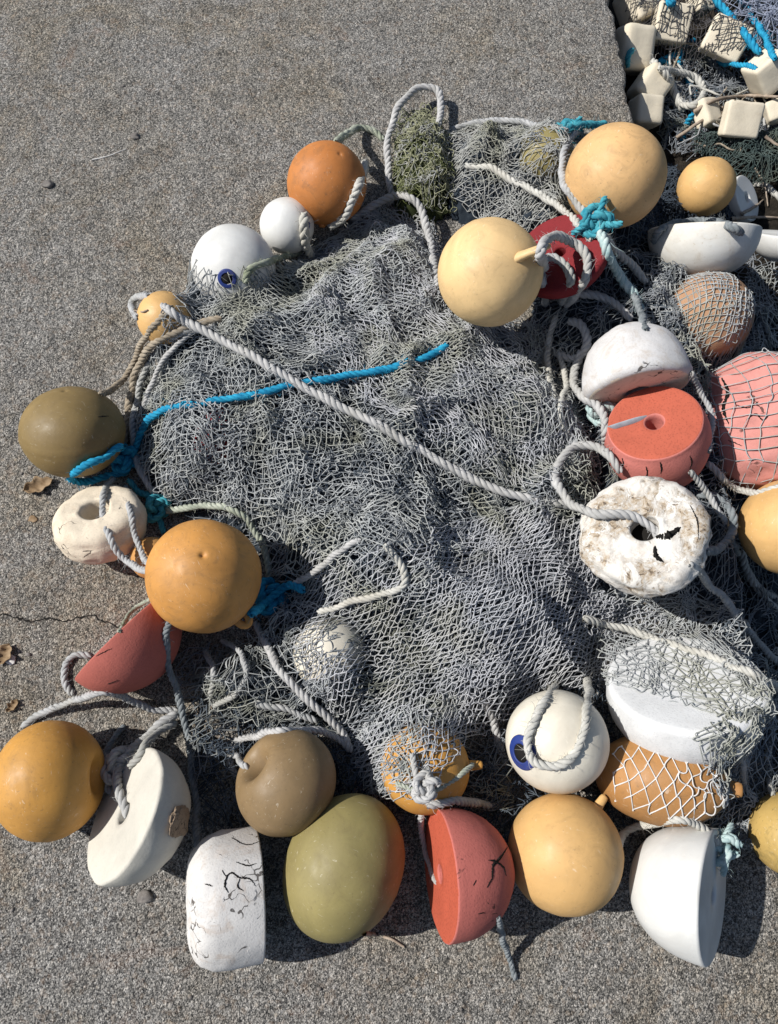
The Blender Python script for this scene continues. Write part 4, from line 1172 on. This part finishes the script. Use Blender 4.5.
# ropes in the dip
rope('bright blue rope from the top border, left of two', [(712, -8, .02), (728, 14, .02), (745, 34, .02), (760, 54, .01)], 4.6, 'rope_blue', 0.6)
rope('bright blue rope from the top border, right of two', [(736, -8, .02), (748, 10, .02), (762, 32, .02), (775, 58, .01)], 4.2, 'rope_blue', 0.6)
rope('blue rope lying at the right border beneath the blue pair', [(752, 40), (766, 34), (790, 22)], 4.2, 'rope_blue', 0.5)
rope('thick blue rope end beside the upright netted block', [(658, 62, .01), (672, 56, .014), (686, 48, .01), (694, 40)], 5.2, 'rope_blue', 0.6)
rope('short blue rope below the thick blue end', [(680, 52, .006), (681, 68, .008), (690, 84, .006), (697, 98)], 5.0, 'rope_blue', 0.6)
rope('blue rope running into the bare cream block at right', [(714, 62, .006), (730, 64, .01), (746, 66, .008), (757, 69, -.01)], 3.6, 'rope_blue', 0.4)
rope('teal rope end poking from the shaded block at the slab', [(628, 68), (628, 56, .004), (633, 49, .004)], 4.0, 'rope_teal', 0.4)
rope('blue scrap of rope under the ring of pale rope', [(682, 140), (686, 126, .004), (694, 114)], 4.4, 'rope_blue', 0.8)
rope('white rope from the netted blocks down to the small brown block', [(690, 48, .006), (706, 56, .012), (718, 70, .01), (728, 92, .004)], 4.8, 'rope_white', 0.6)
rope('pale rope ring lying in the dip', [(660, 68, .006), (678, 72, .012), (696, 78, .012), (704, 92, .01), (694, 106, .01), (678, 100, .008), (674, 84, .008)], 4.8, 'rope_pale', 1.0)
rope('frayed pale rope under the rope ring', [(652, 62, .006), (664, 72, .008), (674, 90, .008), (684, 112, .004)], 5.4, 'rope_pale', 1.8)
rope('thin grey cord curving round the shaded blocks', [(664, 150), (668, 128), (668, 106), (678, 86), (698, 74)], 1.8, 'rope_grey', 0.3)
rope('rope end near the twigs at the right border', [(752, 184), (764, 186, .006), (776, 194), (792, 204)], 4.2, 'rope_pale', 1.0)
rope('small blue rope scrap at the top border', [(662, -6), (668, 2, .006), (676, 4)], 4.0, 'rope_blue', 0.8)

g5 = np.random.default_rng(55)
for k in range(16):
    a = np.array([g5.uniform(672, 775), g5.uniform(50, 145)]); q = []
    th = g5.uniform(0, 6.28)
    for _ in range(7):
        q.append(tuple(at(a[0], a[1], LOW + 0.035 + g5.uniform(0, .03)))); th += g5.normal() * 0.8; a = a + np.array([math.cos(th), math.sin(th)]) * g5.uniform(9, 16)
        a = np.clip(a, [670, 45], [785, 150])
    v, f = rope_arrays(np.array(q), g5.uniform(0.0018, 0.0034), fuzz=0.2, seed=700 + k)
    o = link('cord', fast_mesh('cord', v, f), M[['rope_grey', 'rope_tan', 'rope_pale'][k % 3]])
    tag(o, 'one of many thin cords tangled among the cream foam blocks', 'cord', 'thin cords among the foam blocks')
for o in PROXY:
    bpy.data.meshes.remove(o.data)
# ------------------------------------------------------------------ loose net layers
deepW = wpoly([(150, 365), (178, 345), (215, 312), (268, 300), (305, 272)] + MAIN[8:], 0.08)
# deep layers first, coloured darker for gap shade, then paler ones on top
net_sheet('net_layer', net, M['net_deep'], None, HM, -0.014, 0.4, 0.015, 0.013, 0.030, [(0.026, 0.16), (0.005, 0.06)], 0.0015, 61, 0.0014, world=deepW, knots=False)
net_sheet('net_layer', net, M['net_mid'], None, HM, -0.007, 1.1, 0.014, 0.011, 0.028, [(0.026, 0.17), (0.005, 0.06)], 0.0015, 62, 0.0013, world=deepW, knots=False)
UP1 = [(142, 352), (160, 336), (170, 298), (188, 268), (205, 268), (235, 274), (262, 268), (300, 256), (335, 234), (375, 205), (432, 212), (448, 262), (505, 322), (560, 318), (585, 385), (612, 460), (590, 520), (520, 520), (420, 560), (330, 560), (262, 530), (165, 500), (130, 465), (130, 400)]
net_sheet('net_layer', net, M['net_mid'], UP1, HM, 0.000, 0.15, 0.0140, 0.0092, 0.0215, [(0.016, 0.18), (0.003, 0.06)], 0.0012, 63, 0.0013, zamp=0.007)
net_sheet('net_layer', net, M['net_light'], UP1, HM, 0.005, -0.5, 0.0145, 0.0095, 0.0225, [(0.016, 0.20), (0.003, 0.06)], 0.0012, 64, 0.0013, zamp=0.007)
LFT = [(135, 380), (150, 340), (220, 345), (300, 390), (345, 420), (340, 500), (300, 540), (240, 520), (165, 500), (130, 465)]
net_sheet('net_layer', net, M['net_light'], LFT, HM, 0.007, 0.75, 0.0115, 0.0115, 0.0185, [(0.010, 0.18), (0.003, 0.05)], 0.0016, 65, 0.0013, zamp=0.004)
UPR = [(330, 240), (380, 205), (432, 215), (448, 262), (505, 325), (565, 318), (590, 400), (600, 470), (540, 490), (440, 450), (360, 400), (300, 330)]
net_sheet('net_layer', net, M['net_lilac'], UPR, HM, 0.008, -0.95, 0.0150, 0.0068, 0.020, [(0.016, 0.18), (0.003, 0.05)], 0.0012, 66, 0.0013, zamp=0.007)
UPT = [(175, 300), (262, 284), (300, 256), (375, 207), (430, 214), (446, 262), (500, 322), (470, 400), (400, 400), (320, 360), (230, 335)]
net_sheet('net_layer', net, M['net_light'], UPT, HM, 0.010, 0.12, 0.0150, 0.0062, 0.0185, [(0.012, 0.22), (0.002, 0.06)], 0.0010, 77, 0.0014, zamp=0.006, zwl=0.09)
# the stretched lower right apron
APR = [(300, 545), (360, 560), (430, 520), (520, 500), (590, 520), (600, 590), (660, 610), (690, 640), (610, 690), (545, 692), (508, 722), (470, 740), (430, 790), (362, 795), (345, 745), (320, 700), (285, 640)]
net_sheet('net_layer', net, M['net_lilac'], APR, HM, 0.005, 0.70, 0.0150, 0.0068, 0.0182, [(0.010, 0.22), (0.002, 0.06)], 0.0011, 67, 0.0014, zamp=0.005, zwl=0.1)
net_sheet('net_layer', net, M['net_mid'], APR, HM, -0.002, 0.45, 0.0150, 0.0080, 0.019, [(0.014, 0.20), (0.003, 0.06)], 0.0014, 68, 0.0014)
APR2 = [(430, 525), (520, 500), (592, 520), (600, 590), (660, 612), (600, 690), (545, 690), (508, 722), (450, 740), (420, 640)]
net_sheet('net_layer', net, M['net_lilac'], APR2, HM, 0.010, 0.78, 0.0155, 0.0066, 0.0178, [(0.010, 0.22), (0.002, 0.06)], 0.0013, 69, 0.0014, zamp=0.004, zwl=0.1)
# hanging left lower tangle and the middle knot of folds
LOWL = [(190, 655), (250, 640), (285, 600), (330, 660), (345, 745), (300, 725), (260, 728), (215, 718), (188, 700)]
net_sheet('net_layer', net, M['net_mid'], LOWL, HM, 0.004, 0.3, 0.0135, 0.0105, 0.028, [(0.018, 0.13), (0.005, 0.06)], 0.0018, 70, 0.0013, zamp=0.008)
net_sheet('net_layer', net, M['net_light'], LOWL, HM, 0.010, 1.0, 0.016, 0.013, 0.032, [(0.018, 0.13), (0.005, 0.06)], 0.0018, 71, 0.0012, zamp=0.008)
MID = [(250, 500), (330, 480), (440, 500), (470, 550), (420, 600), (330, 620), (280, 620), (262, 560)]
net_sheet('net_layer', net, M['net_light'], MID, HM, 0.009, 0.2, 0.0135, 0.0090, 0.023, [(0.015, 0.16), (0.004, 0.06)], 0.0014, 72, 0.0013, zamp=0.008)
# bars of twine strung along the hems
HEM = [(345, 745), (380, 700), (470, 690), (500, 715), (450, 735), (432, 760), (415, 800), (365, 802)]
net_sheet('net_layer', net, M['net_light'], HEM, HM, 0.004, 1.25, 0.0120, 0.0080, 0.0185, [(0.010, 0.14), (0.003, 0.05)], 0.0013, 75, 0.0013, zamp=0.003)
net_sheet('net_layer', net, M['net_light'], HEM, HM, 0.001, 0.9, 0.0130, 0.0090, 0.020, [(0.012, 0.14), (0.003, 0.05)], 0.0013, 76, 0.0013, zamp=0.003)
# grey green bundle and algae
net_sheet('net_layer', n2, M['net_grey2'], N2P, H2, 0.0, 0.4, 0.0125, 0.0095, 0.024, [(0.020, 0.14), (0.004, 0.05)], 0.0013, 81, 0.0013, fine=(0.72, 0.72))
net_sheet('net_layer', n2, M['net_grey2'], N2P, H2, 0.008, -0.4, 0.0135, 0.0085, 0.020, [(0.014, 0.14), (0.004, 0.05)], 0.0012, 82, 0.0014, fine=(0.72, 0.75), zamp=0.008)
net_sheet('net_layer', n2, M['net_mid'], N2P, H2, -0.006, 0.9, 0.0135, 0.0105, 0.022, [(0.018, 0.12)], 0.002, 83, 0.0014, knots=False)
for k in range(3):
    net_sheet('algae_strands', n3, M['net_green' if k != 1 else 'net_grey2'], N3P, H3, 0.002 + 0.007 * k, 0.5 * k + 0.9, 0.0125, 0.0095, 0.028, [(0.012, 0.09), (0.004, 0.04)], 0.0025, 84 + k, 0.0012, knots=False, slackz=0.9, rag=0.012)
# dark spread under the right floats
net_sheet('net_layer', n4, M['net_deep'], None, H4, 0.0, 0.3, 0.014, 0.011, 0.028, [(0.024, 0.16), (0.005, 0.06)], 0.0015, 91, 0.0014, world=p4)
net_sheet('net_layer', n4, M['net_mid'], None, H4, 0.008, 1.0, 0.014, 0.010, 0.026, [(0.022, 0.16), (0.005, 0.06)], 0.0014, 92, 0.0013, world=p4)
TAIL = [(520, 318), (566, 300), (580, 330), (575, 400), (610, 470), (560, 490), (540, 430), (535, 360)]
H5 = np.maximum(H4, HM)
HC = drape(np.maximum(H5, top_of([FL['white_netted']])), 40, 0.0012, 1)
net_sheet('net_layer', n4, M['net_light'], TAIL, H5, 0.020, 1.2, 0.015, 0.0075, 0.022, [(0.012, 0.14), (0.003, 0.05)], 0.0014, 93, 0.0014, zamp=0.008)
COV = [(588, 590), (640, 590), (715, 615), (762, 685), (768, 728), (735, 722), (690, 708), (645, 692), (604, 690), (596, 640)]
net_sheet('net_layer', n4, M['net_light'], COV, HC, 0.004, 0.0, 0.0140, 0.0090, 0.022, [(0.008, 0.14), (0.003, 0.05)], 0.0014, 73, 0.0013, zamp=0.002)
net_sheet('net_layer', n4, M['net_light'], COV, HC, 0.002, 0.6, 0.0140, 0.0100, 0.024, [(0.012, 0.14), (0.003, 0.05)], 0.0014, 74, 0.0013, zamp=0.002)
RLOW = [(600, 590), (690, 570), (740, 610), (800, 660), (800, 740), (750, 700), (700, 640), (640, 615)]
net_sheet('net_layer', n4, M['net_light'], RLOW, HC, 0.010, 0.7, 0.014, 0.0075, 0.021, [(0.018, 0.14), (0.005, 0.05)], 0.002, 94, 0.0014)
# square net round the peach float
def over(keys, base, it=30, sag=0.002):
    return drape(np.maximum(base, top_of([FL.get(k) or BL[k] for k in keys])), it, sag, 1)
H6 = over(['peach'], np.maximum(H4, GROUND))
n6 = empty('wrapped_net', at(700, 330, 0)); tag(n6, 'tight square mesh grey net stretched over the peach float', 'net')
PE = [(644, 274), (690, 266), (740, 288), (766, 325), (760, 370), (722, 388), (690, 412), (656, 400), (640, 330)]
net_sheet('net_layer', n6, M['net_light'], PE, H6, 0.003, 0.70, 0.0100, 0.0098, 0.0140, [(0.008, 0.18)], 0.0008, 101, 0.0014, zamp=0.001)
net_sheet('net_layer', n6, M['net_light'], PE, H6, 0.0015, 0.95, 0.0120, 0.0105, 0.0165, [(0.010, 0.18)], 0.001, 102, 0.0013, zamp=0.001)
n6b = empty('fishing_net', at(770, 320, 0)); tag(n6b, 'grey net in deep shade below the white half float at the right border', 'fishing net')
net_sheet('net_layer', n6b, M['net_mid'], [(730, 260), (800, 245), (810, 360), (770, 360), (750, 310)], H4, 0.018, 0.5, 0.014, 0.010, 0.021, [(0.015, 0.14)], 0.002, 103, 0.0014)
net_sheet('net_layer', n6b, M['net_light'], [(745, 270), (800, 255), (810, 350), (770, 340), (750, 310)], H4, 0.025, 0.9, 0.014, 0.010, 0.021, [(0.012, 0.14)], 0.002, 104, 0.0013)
# coarse white net on the pink float
H7 = over(['pink'], np.maximum(H4, GROUND))
n7 = empty('wrapped_net', at(745, 420, 0)); tag(n7, 'coarse white square mesh net draped over the broken pink float', 'net')
net_sheet('net_layer', n7, M['net_light'], [(690, 380), (715, 352), (800, 345), (820, 480), (760, 500), (720, 492), (698, 440)], H7, 0.005, 0.75, 0.0185, 0.0185, 0.0272, [(0.010, 0.16)], 0.0015, 105, 0.0014, zamp=0.0)
# pale diamond net round the long orange float
H8 = over(['netted_orange'], np.maximum(GROUND, 0.0 * GX))
n8 = empty('wrapped_net', at(665, 780, 0)); tag(n8, 'pale wide diamond mesh net round the brownish orange long float', 'net')
net_sheet('net_layer', n8, M['net_white'], [(600, 748), (640, 732), (700, 740), (745, 770), (750, 820), (700, 828), (650, 826), (606, 805)], H8, 0.002, 1.25, 0.0190, 0.0125, 0.024, [(0.005, 0.15)], 0.0012, 106, 0.0015, zamp=0.0, fine=(0.85, 1.0))
n9 = empty('fishing_net', at(740, 760, 0)); tag(n9, 'grey net curtain hanging at the right, from the netted white half to the tipped one', 'fishing net')
H9 = over(['netted_orange', 'white_netted'], np.maximum(GROUND, 0.04 * np.exp(-((GX - at(740, 770).x) / 0.07) ** 2)), 50, 0.001)
CUR = [(690, 730), (762, 690), (790, 700), (790, 780), (750, 850), (720, 850), (715, 790)]
net_sheet('net_layer', n9, M['net_light'], CUR, H9, 0.006, 1.2, 0.0140, 0.0068, 0.019, [(0.014, 0.14), (0.004, 0.05)], 0.0013, 107, 0.0014)
net_sheet('net_layer', n9, M['net_mid'], CUR, H9, 0.000, 0.8, 0.015, 0.009, 0.021, [(0.014, 0.14), (0.004, 0.05)], 0.002, 108, 0.0014)
net_sheet('net_layer', n9, M['net_deep'], CUR, H9, -0.006, 0.2, 0.013, 0.010, 0.021, [(0.014, 0.14), (0.004, 0.05)], 0.002, 109, 0.0014)
# dark folds in the shade under the floats at the lower edge
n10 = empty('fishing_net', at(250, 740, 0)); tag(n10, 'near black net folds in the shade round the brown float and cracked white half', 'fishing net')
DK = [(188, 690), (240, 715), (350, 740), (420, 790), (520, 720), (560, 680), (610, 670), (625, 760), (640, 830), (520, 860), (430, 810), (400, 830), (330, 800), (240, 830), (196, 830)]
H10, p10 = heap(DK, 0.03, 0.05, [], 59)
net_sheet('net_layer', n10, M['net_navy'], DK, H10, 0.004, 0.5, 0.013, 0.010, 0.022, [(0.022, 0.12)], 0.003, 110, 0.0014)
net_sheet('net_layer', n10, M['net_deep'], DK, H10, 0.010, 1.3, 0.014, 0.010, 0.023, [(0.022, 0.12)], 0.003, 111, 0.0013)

FILL = [(166, 650), (205, 640), (250, 640), (262, 690), (232, 740), (196, 790), (184, 730)]
net_sheet('net_layer', n10, M['net_mid'], FILL, H10, 0.018, 0.9, 0.015, 0.009, 0.024, [(0.016, 0.14), (0.004, 0.05)], 0.0015, 112, 0.0014)
FILL2 = [(430, 800), (450, 740), (500, 715), (520, 760), (512, 810), (470, 815)]
net_sheet('net_layer', n10, M['net_mid'], FILL2, H10, 0.018, 0.4, 0.015, 0.009, 0.024, [(0.016, 0.14), (0.004, 0.05)], 0.0015, 113, 0.0014)
# nets in the dip
def dipnet(label, poly, objs, mats, h, seed, a, b, L, warp, z0=LOW, thick=0.0014, zz=0.003, name='fishing_net', dz=0.006):
    c = np.mean(poly, 0)
    H_, pw = heap(poly, h, 0.05, objs, seed, z=LOW)
    t = empty(name, at(c[0], c[1], LOW)); tag(t, label, 'fishing net')
    for k, m_ in enumerate(mats):
        net_sheet('net_layer', t, M[m_], poly, H_, zz + dz * k, 0.6 + 0.5 * k, a, b, L, warp, 0.002, seed + k + 200, thick)
    return t
dipnet('black wide mesh net stretched over the cream blocks at the top', [(612, -12), (700, -12), (745, 5), (765, 45), (740, 66), (700, 60), (652, 44), (625, 24)], ['c', 'd', 'g', 'j'], ['net_black'], 0.03, 121, 0.0095, 0.0095, 0.0138, [(0.005, 0.2)], zz=0.003)
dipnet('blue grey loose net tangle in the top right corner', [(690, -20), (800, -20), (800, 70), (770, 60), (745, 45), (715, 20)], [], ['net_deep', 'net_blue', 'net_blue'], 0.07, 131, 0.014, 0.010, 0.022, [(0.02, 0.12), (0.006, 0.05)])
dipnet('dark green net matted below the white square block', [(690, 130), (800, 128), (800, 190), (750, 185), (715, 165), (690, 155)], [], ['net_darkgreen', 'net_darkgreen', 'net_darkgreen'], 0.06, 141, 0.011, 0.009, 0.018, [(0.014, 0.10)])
dipnet('net sheet coloured navy for the shadow of the large yellow ball', [(640, 195), (665, 160), (690, 178), (740, 214), (740, 240), (650, 245), (620, 235)], [], ['net_navy', 'net_navy', 'net_navy'], 0.09, 151, 0.0095, 0.0075, 0.014, [(0.01, 0.12)])  # the ball's shadow is put into the dark twine colour
dipnet('grey scraps of net among the blocks along the slab edge', [(645, 55), (700, 40), (800, 60), (800, 132), (690, 160), (660, 150), (655, 100)], [], ['net_deep', 'net_mid', 'net_mid'], 0.012, 161, 0.014, 0.011, 0.024, [(0.024, 0.12), (0.008, 0.05)])

# ------------------------------------------------------------------ twigs, litter, crack
bpy.context.view_layer.update(); DG = bpy.context.evaluated_depsgraph_get()
def twig(label, pts, rpx, mat='twig', name='twig', cat='twig', group=None):
    m = pts[len(pts) // 2]
    r = wsize(m[0], m[1], 0.0, rpx)
    P = np.array([tuple(hit(p[0], p[1]) - ray(p[0], p[1]).normalized() * (r * 0.7 + (p[2] if len(p) > 2 else 0))) for p in pts])
    P, s = catmull(P, r * 2)
    P = P + np.random.default_rng(int(m[0])).normal(size=P.shape) * r * 0.12
    v, f = tube_arrays(P, r * np.linspace(1.1, 0.45, len(P)), 7)
    return tag(link(name, fast_mesh(name, v, f), M[mat]), label, cat, group)
TG = 'twigs lying below the slab'
twig('long pale bent twig under the bare cream block', [(694, 112, .01), (715, 100, .012), (745, 96, .012), (780, 97, .01), (800, 100)], 2.0, group=TG)
twig('brown twig crossing left of the white square block', [(676, 138), (700, 122, .01), (722, 108, .01), (735, 100)], 1.8, group=TG)
twig('straight pale twig above the small yellow ball', [(692, 140), (704, 146, .003), (718, 150)], 2.0, group=TG)
twig('pale twig lying at the right border behind the white bowl', [(732, 219, .008), (755, 217, .01), (790, 218)], 2.0, group=TG)
twig('short forked twig above the pale border twig', [(742, 214, .004), (756, 206, .008), (763, 200)], 1.8, group=TG)
twig('thin upright twig right of the small yellow ball', [(755, 168, .01), (764, 184, .012), (768, 206, .006)], 1.3, group=TG)
twig('brown twig running along the right border below the white square block', [(765, 136, .004), (776, 144, .008), (792, 150)], 1.8, group=TG)
twig('grey twig poking out on the concrete below the olive green egg', [(364, 933), (374, 935), (390, 939), (404, 947)], 2.6)
twig('thin white scratch like straw on the bare concrete at upper left', [(92, 160), (108, 156), (126, 149)], 0.7, 'shell', 'straw', 'straw')
twig('bent dry straw near the white upper float', [(148, 310), (142, 312), (134, 310)], 0.8, 'twig', 'straw', 'straw')

def chip(label, px, py, spx, mat, name, cat, flat=0.3, seed=1, elong=1.3, rz=0.0, group=None):
    s = wsize(px, py, 0, spx) / 2
    bm = bmesh.new(); bmesh.ops.create_icosphere(bm, subdivisions=3, radius=1)
    for v in bm.verts:
        k = 1 + 0.4 * noise.noise(v.co * 1.3 + Vector((seed * 7.3, 0, 0))) + 0.15 * noise.noise(v.co * 4 + Vector((seed, 1, 0)))
        v.co = Vector((v.co.x * s * k * elong, v.co.y * s * k, v.co.z * s * k * flat))
    me = bpy.data.meshes.new(name); bm.to_mesh(me); bm.free()
    o = link(name, me, M[mat])
    o.location = at(px, py, 0) + Vector((0, 0, s * flat * 0.55)); o.rotation_euler = (0, 0, rz)
    return tag(o, label, cat, group)
def dry_leaf(label, px, py, lpx, wpx, rz, seed):
    L_ = wsize(px, py, 0, lpx); W_ = wsize(px, py, 0, wpx)
    u = np.linspace(-1, 1, 19); v = np.linspace(-1, 1, 9)
    U, Vv = np.meshgrid(u, v, indexing='ij')
    wd = (1 - np.abs(U) ** 2.2) * (1 + 0.25 * np.sin(U * 9 + seed))
    X = U * L_ / 2; Y = Vv * W_ / 2 * wd
    Z = 0.004 + 0.35 * W_ * Vv ** 2 * wd + 0.12 * L_ * U ** 2 + 0.002 * np.sin(U * 11 + Vv * 4)
    idx = np.arange(U.size).reshape(U.shape)
    f = np.stack([idx[:-1, :-1], idx[1:, :-1], idx[1:, 1:], idx[:-1, 1:]], -1).reshape(-1, 4)
    o = link('dry_leaf', fast_mesh('dry_leaf', np.stack([X, Y, Z], -1).reshape(-1, 3), f), M['leaf'])
    md = o.modifiers.new('thickness', 'SOLIDIFY'); md.thickness = 0.0012
    o.location = at(px, py, 0); o.rotation_euler = (0, 0, rz)
    return tag(o, label, 'leaf')
dry_leaf('curled dry leaf on the concrete just below the olive brown ball', 40, 487, 30, 15, 0.4, 1)
dry_leaf('pale dry leaf scrap at the left border by the concrete crack', 6, 655, 22, 16, 1.2, 2)
dry_leaf('small dark dry leaf left of the red wedge float', 14, 706, 15, 8, 0.9, 3)
chip('white shell chip at the left border beside the dry leaf scrap', 11, 660, 9, 'shell', 'shell_chip', 'shell', 0.4, 4)
chip('small dark stone on the concrete below the ivory half float', 145, 897, 12, 'pebble', 'stone', 'stone', 0.6, 5)
chip('rusty flake on the concrete left of the cream drum float', 33, 519, 7, 'leaf', 'flake', 'flake', 0.3, 6)
chip('dark pebble in the bare concrete at upper left', 48, 185, 9, 'pebble', 'stone', 'stone', 0.6, 7)
chip('dark pebble right of the white straw on the concrete', 135, 137, 7, 'pebble', 'stone', 'stone', 0.6, 8)
# loose pale grit, nobody could count it
g = np.random.default_rng(99)
pts = []
while len(pts) < 900:
    q = (g.uniform(-10, 790), g.uniform(0, 1030)); pts.append(q)
vs, fs, base = [], [], 0
ico = bmesh.new(); bmesh.ops.create_icosphere(ico, subdivisions=1, radius=1)
iv = np.array([v.co[:] for v in ico.verts]); itri = np.array([[v.index for v in f.verts] for f in ico.faces]); ico.free()
for (px, py) in pts:
    p = at(px, py, 0)
    if (p.x - e0.x) * en.x + (p.y - e0.y) * en.y > -0.01: continue
    s = abs(g.normal()) * 0.0011 + 0.0007
    k = iv * (s * g.uniform(0.6, 1.4, (len(iv), 1))) * np.array([g.uniform(0.8, 1.8), g.uniform(.8, 1.4), 0.6])
    vs.append(k + np.array([p.x, p.y, s * 0.3])); fs.append(itri + base); base += len(iv)
tag(link('grit', fast_mesh('grit', np.vstack(vs), np.vstack(fs)), M['pebble'], smooth=False), 'loose grit scattered over the concrete', 'grit', kind='stuff')
# crack in the slab
cp = [(-20, 612), (10, 616), (28, 621), (45, 619), (70, 620), (92, 617), (112, 624), (130, 627)]
P = np.array([tuple(at(x, y, 0.0)) for x, y in cp]); P, s = catmull(P, 0.002)
P[:, 1] += 0.0022 * SN(77, 0.03)(P[:, 0], P[:, 0] * 0) + 0.0012 * SN(78, 0.008)(P[:, 0], P[:, 0] * 0)
wd = 0.0007 + 0.0010 * np.abs(SN(79, 0.03)(P[:, 0], P[:, 0] * 0))
va = P + np.stack([0 * wd, wd, 0 * wd + 0.0012], 1); vb = P + np.stack([0 * wd, -wd, 0 * wd + 0.0012], 1)
vv = np.stack([va, vb], 1).reshape(-1, 3); i = np.arange(len(P) - 1) * 2
tag(link('crack', fast_mesh('crack', vv, np.stack([i, i + 1, i + 3, i + 2], 1)), M['hole']), kind='structure')

for o in list(COL.objects):
    if 'R' in o.keys(): del o['R']
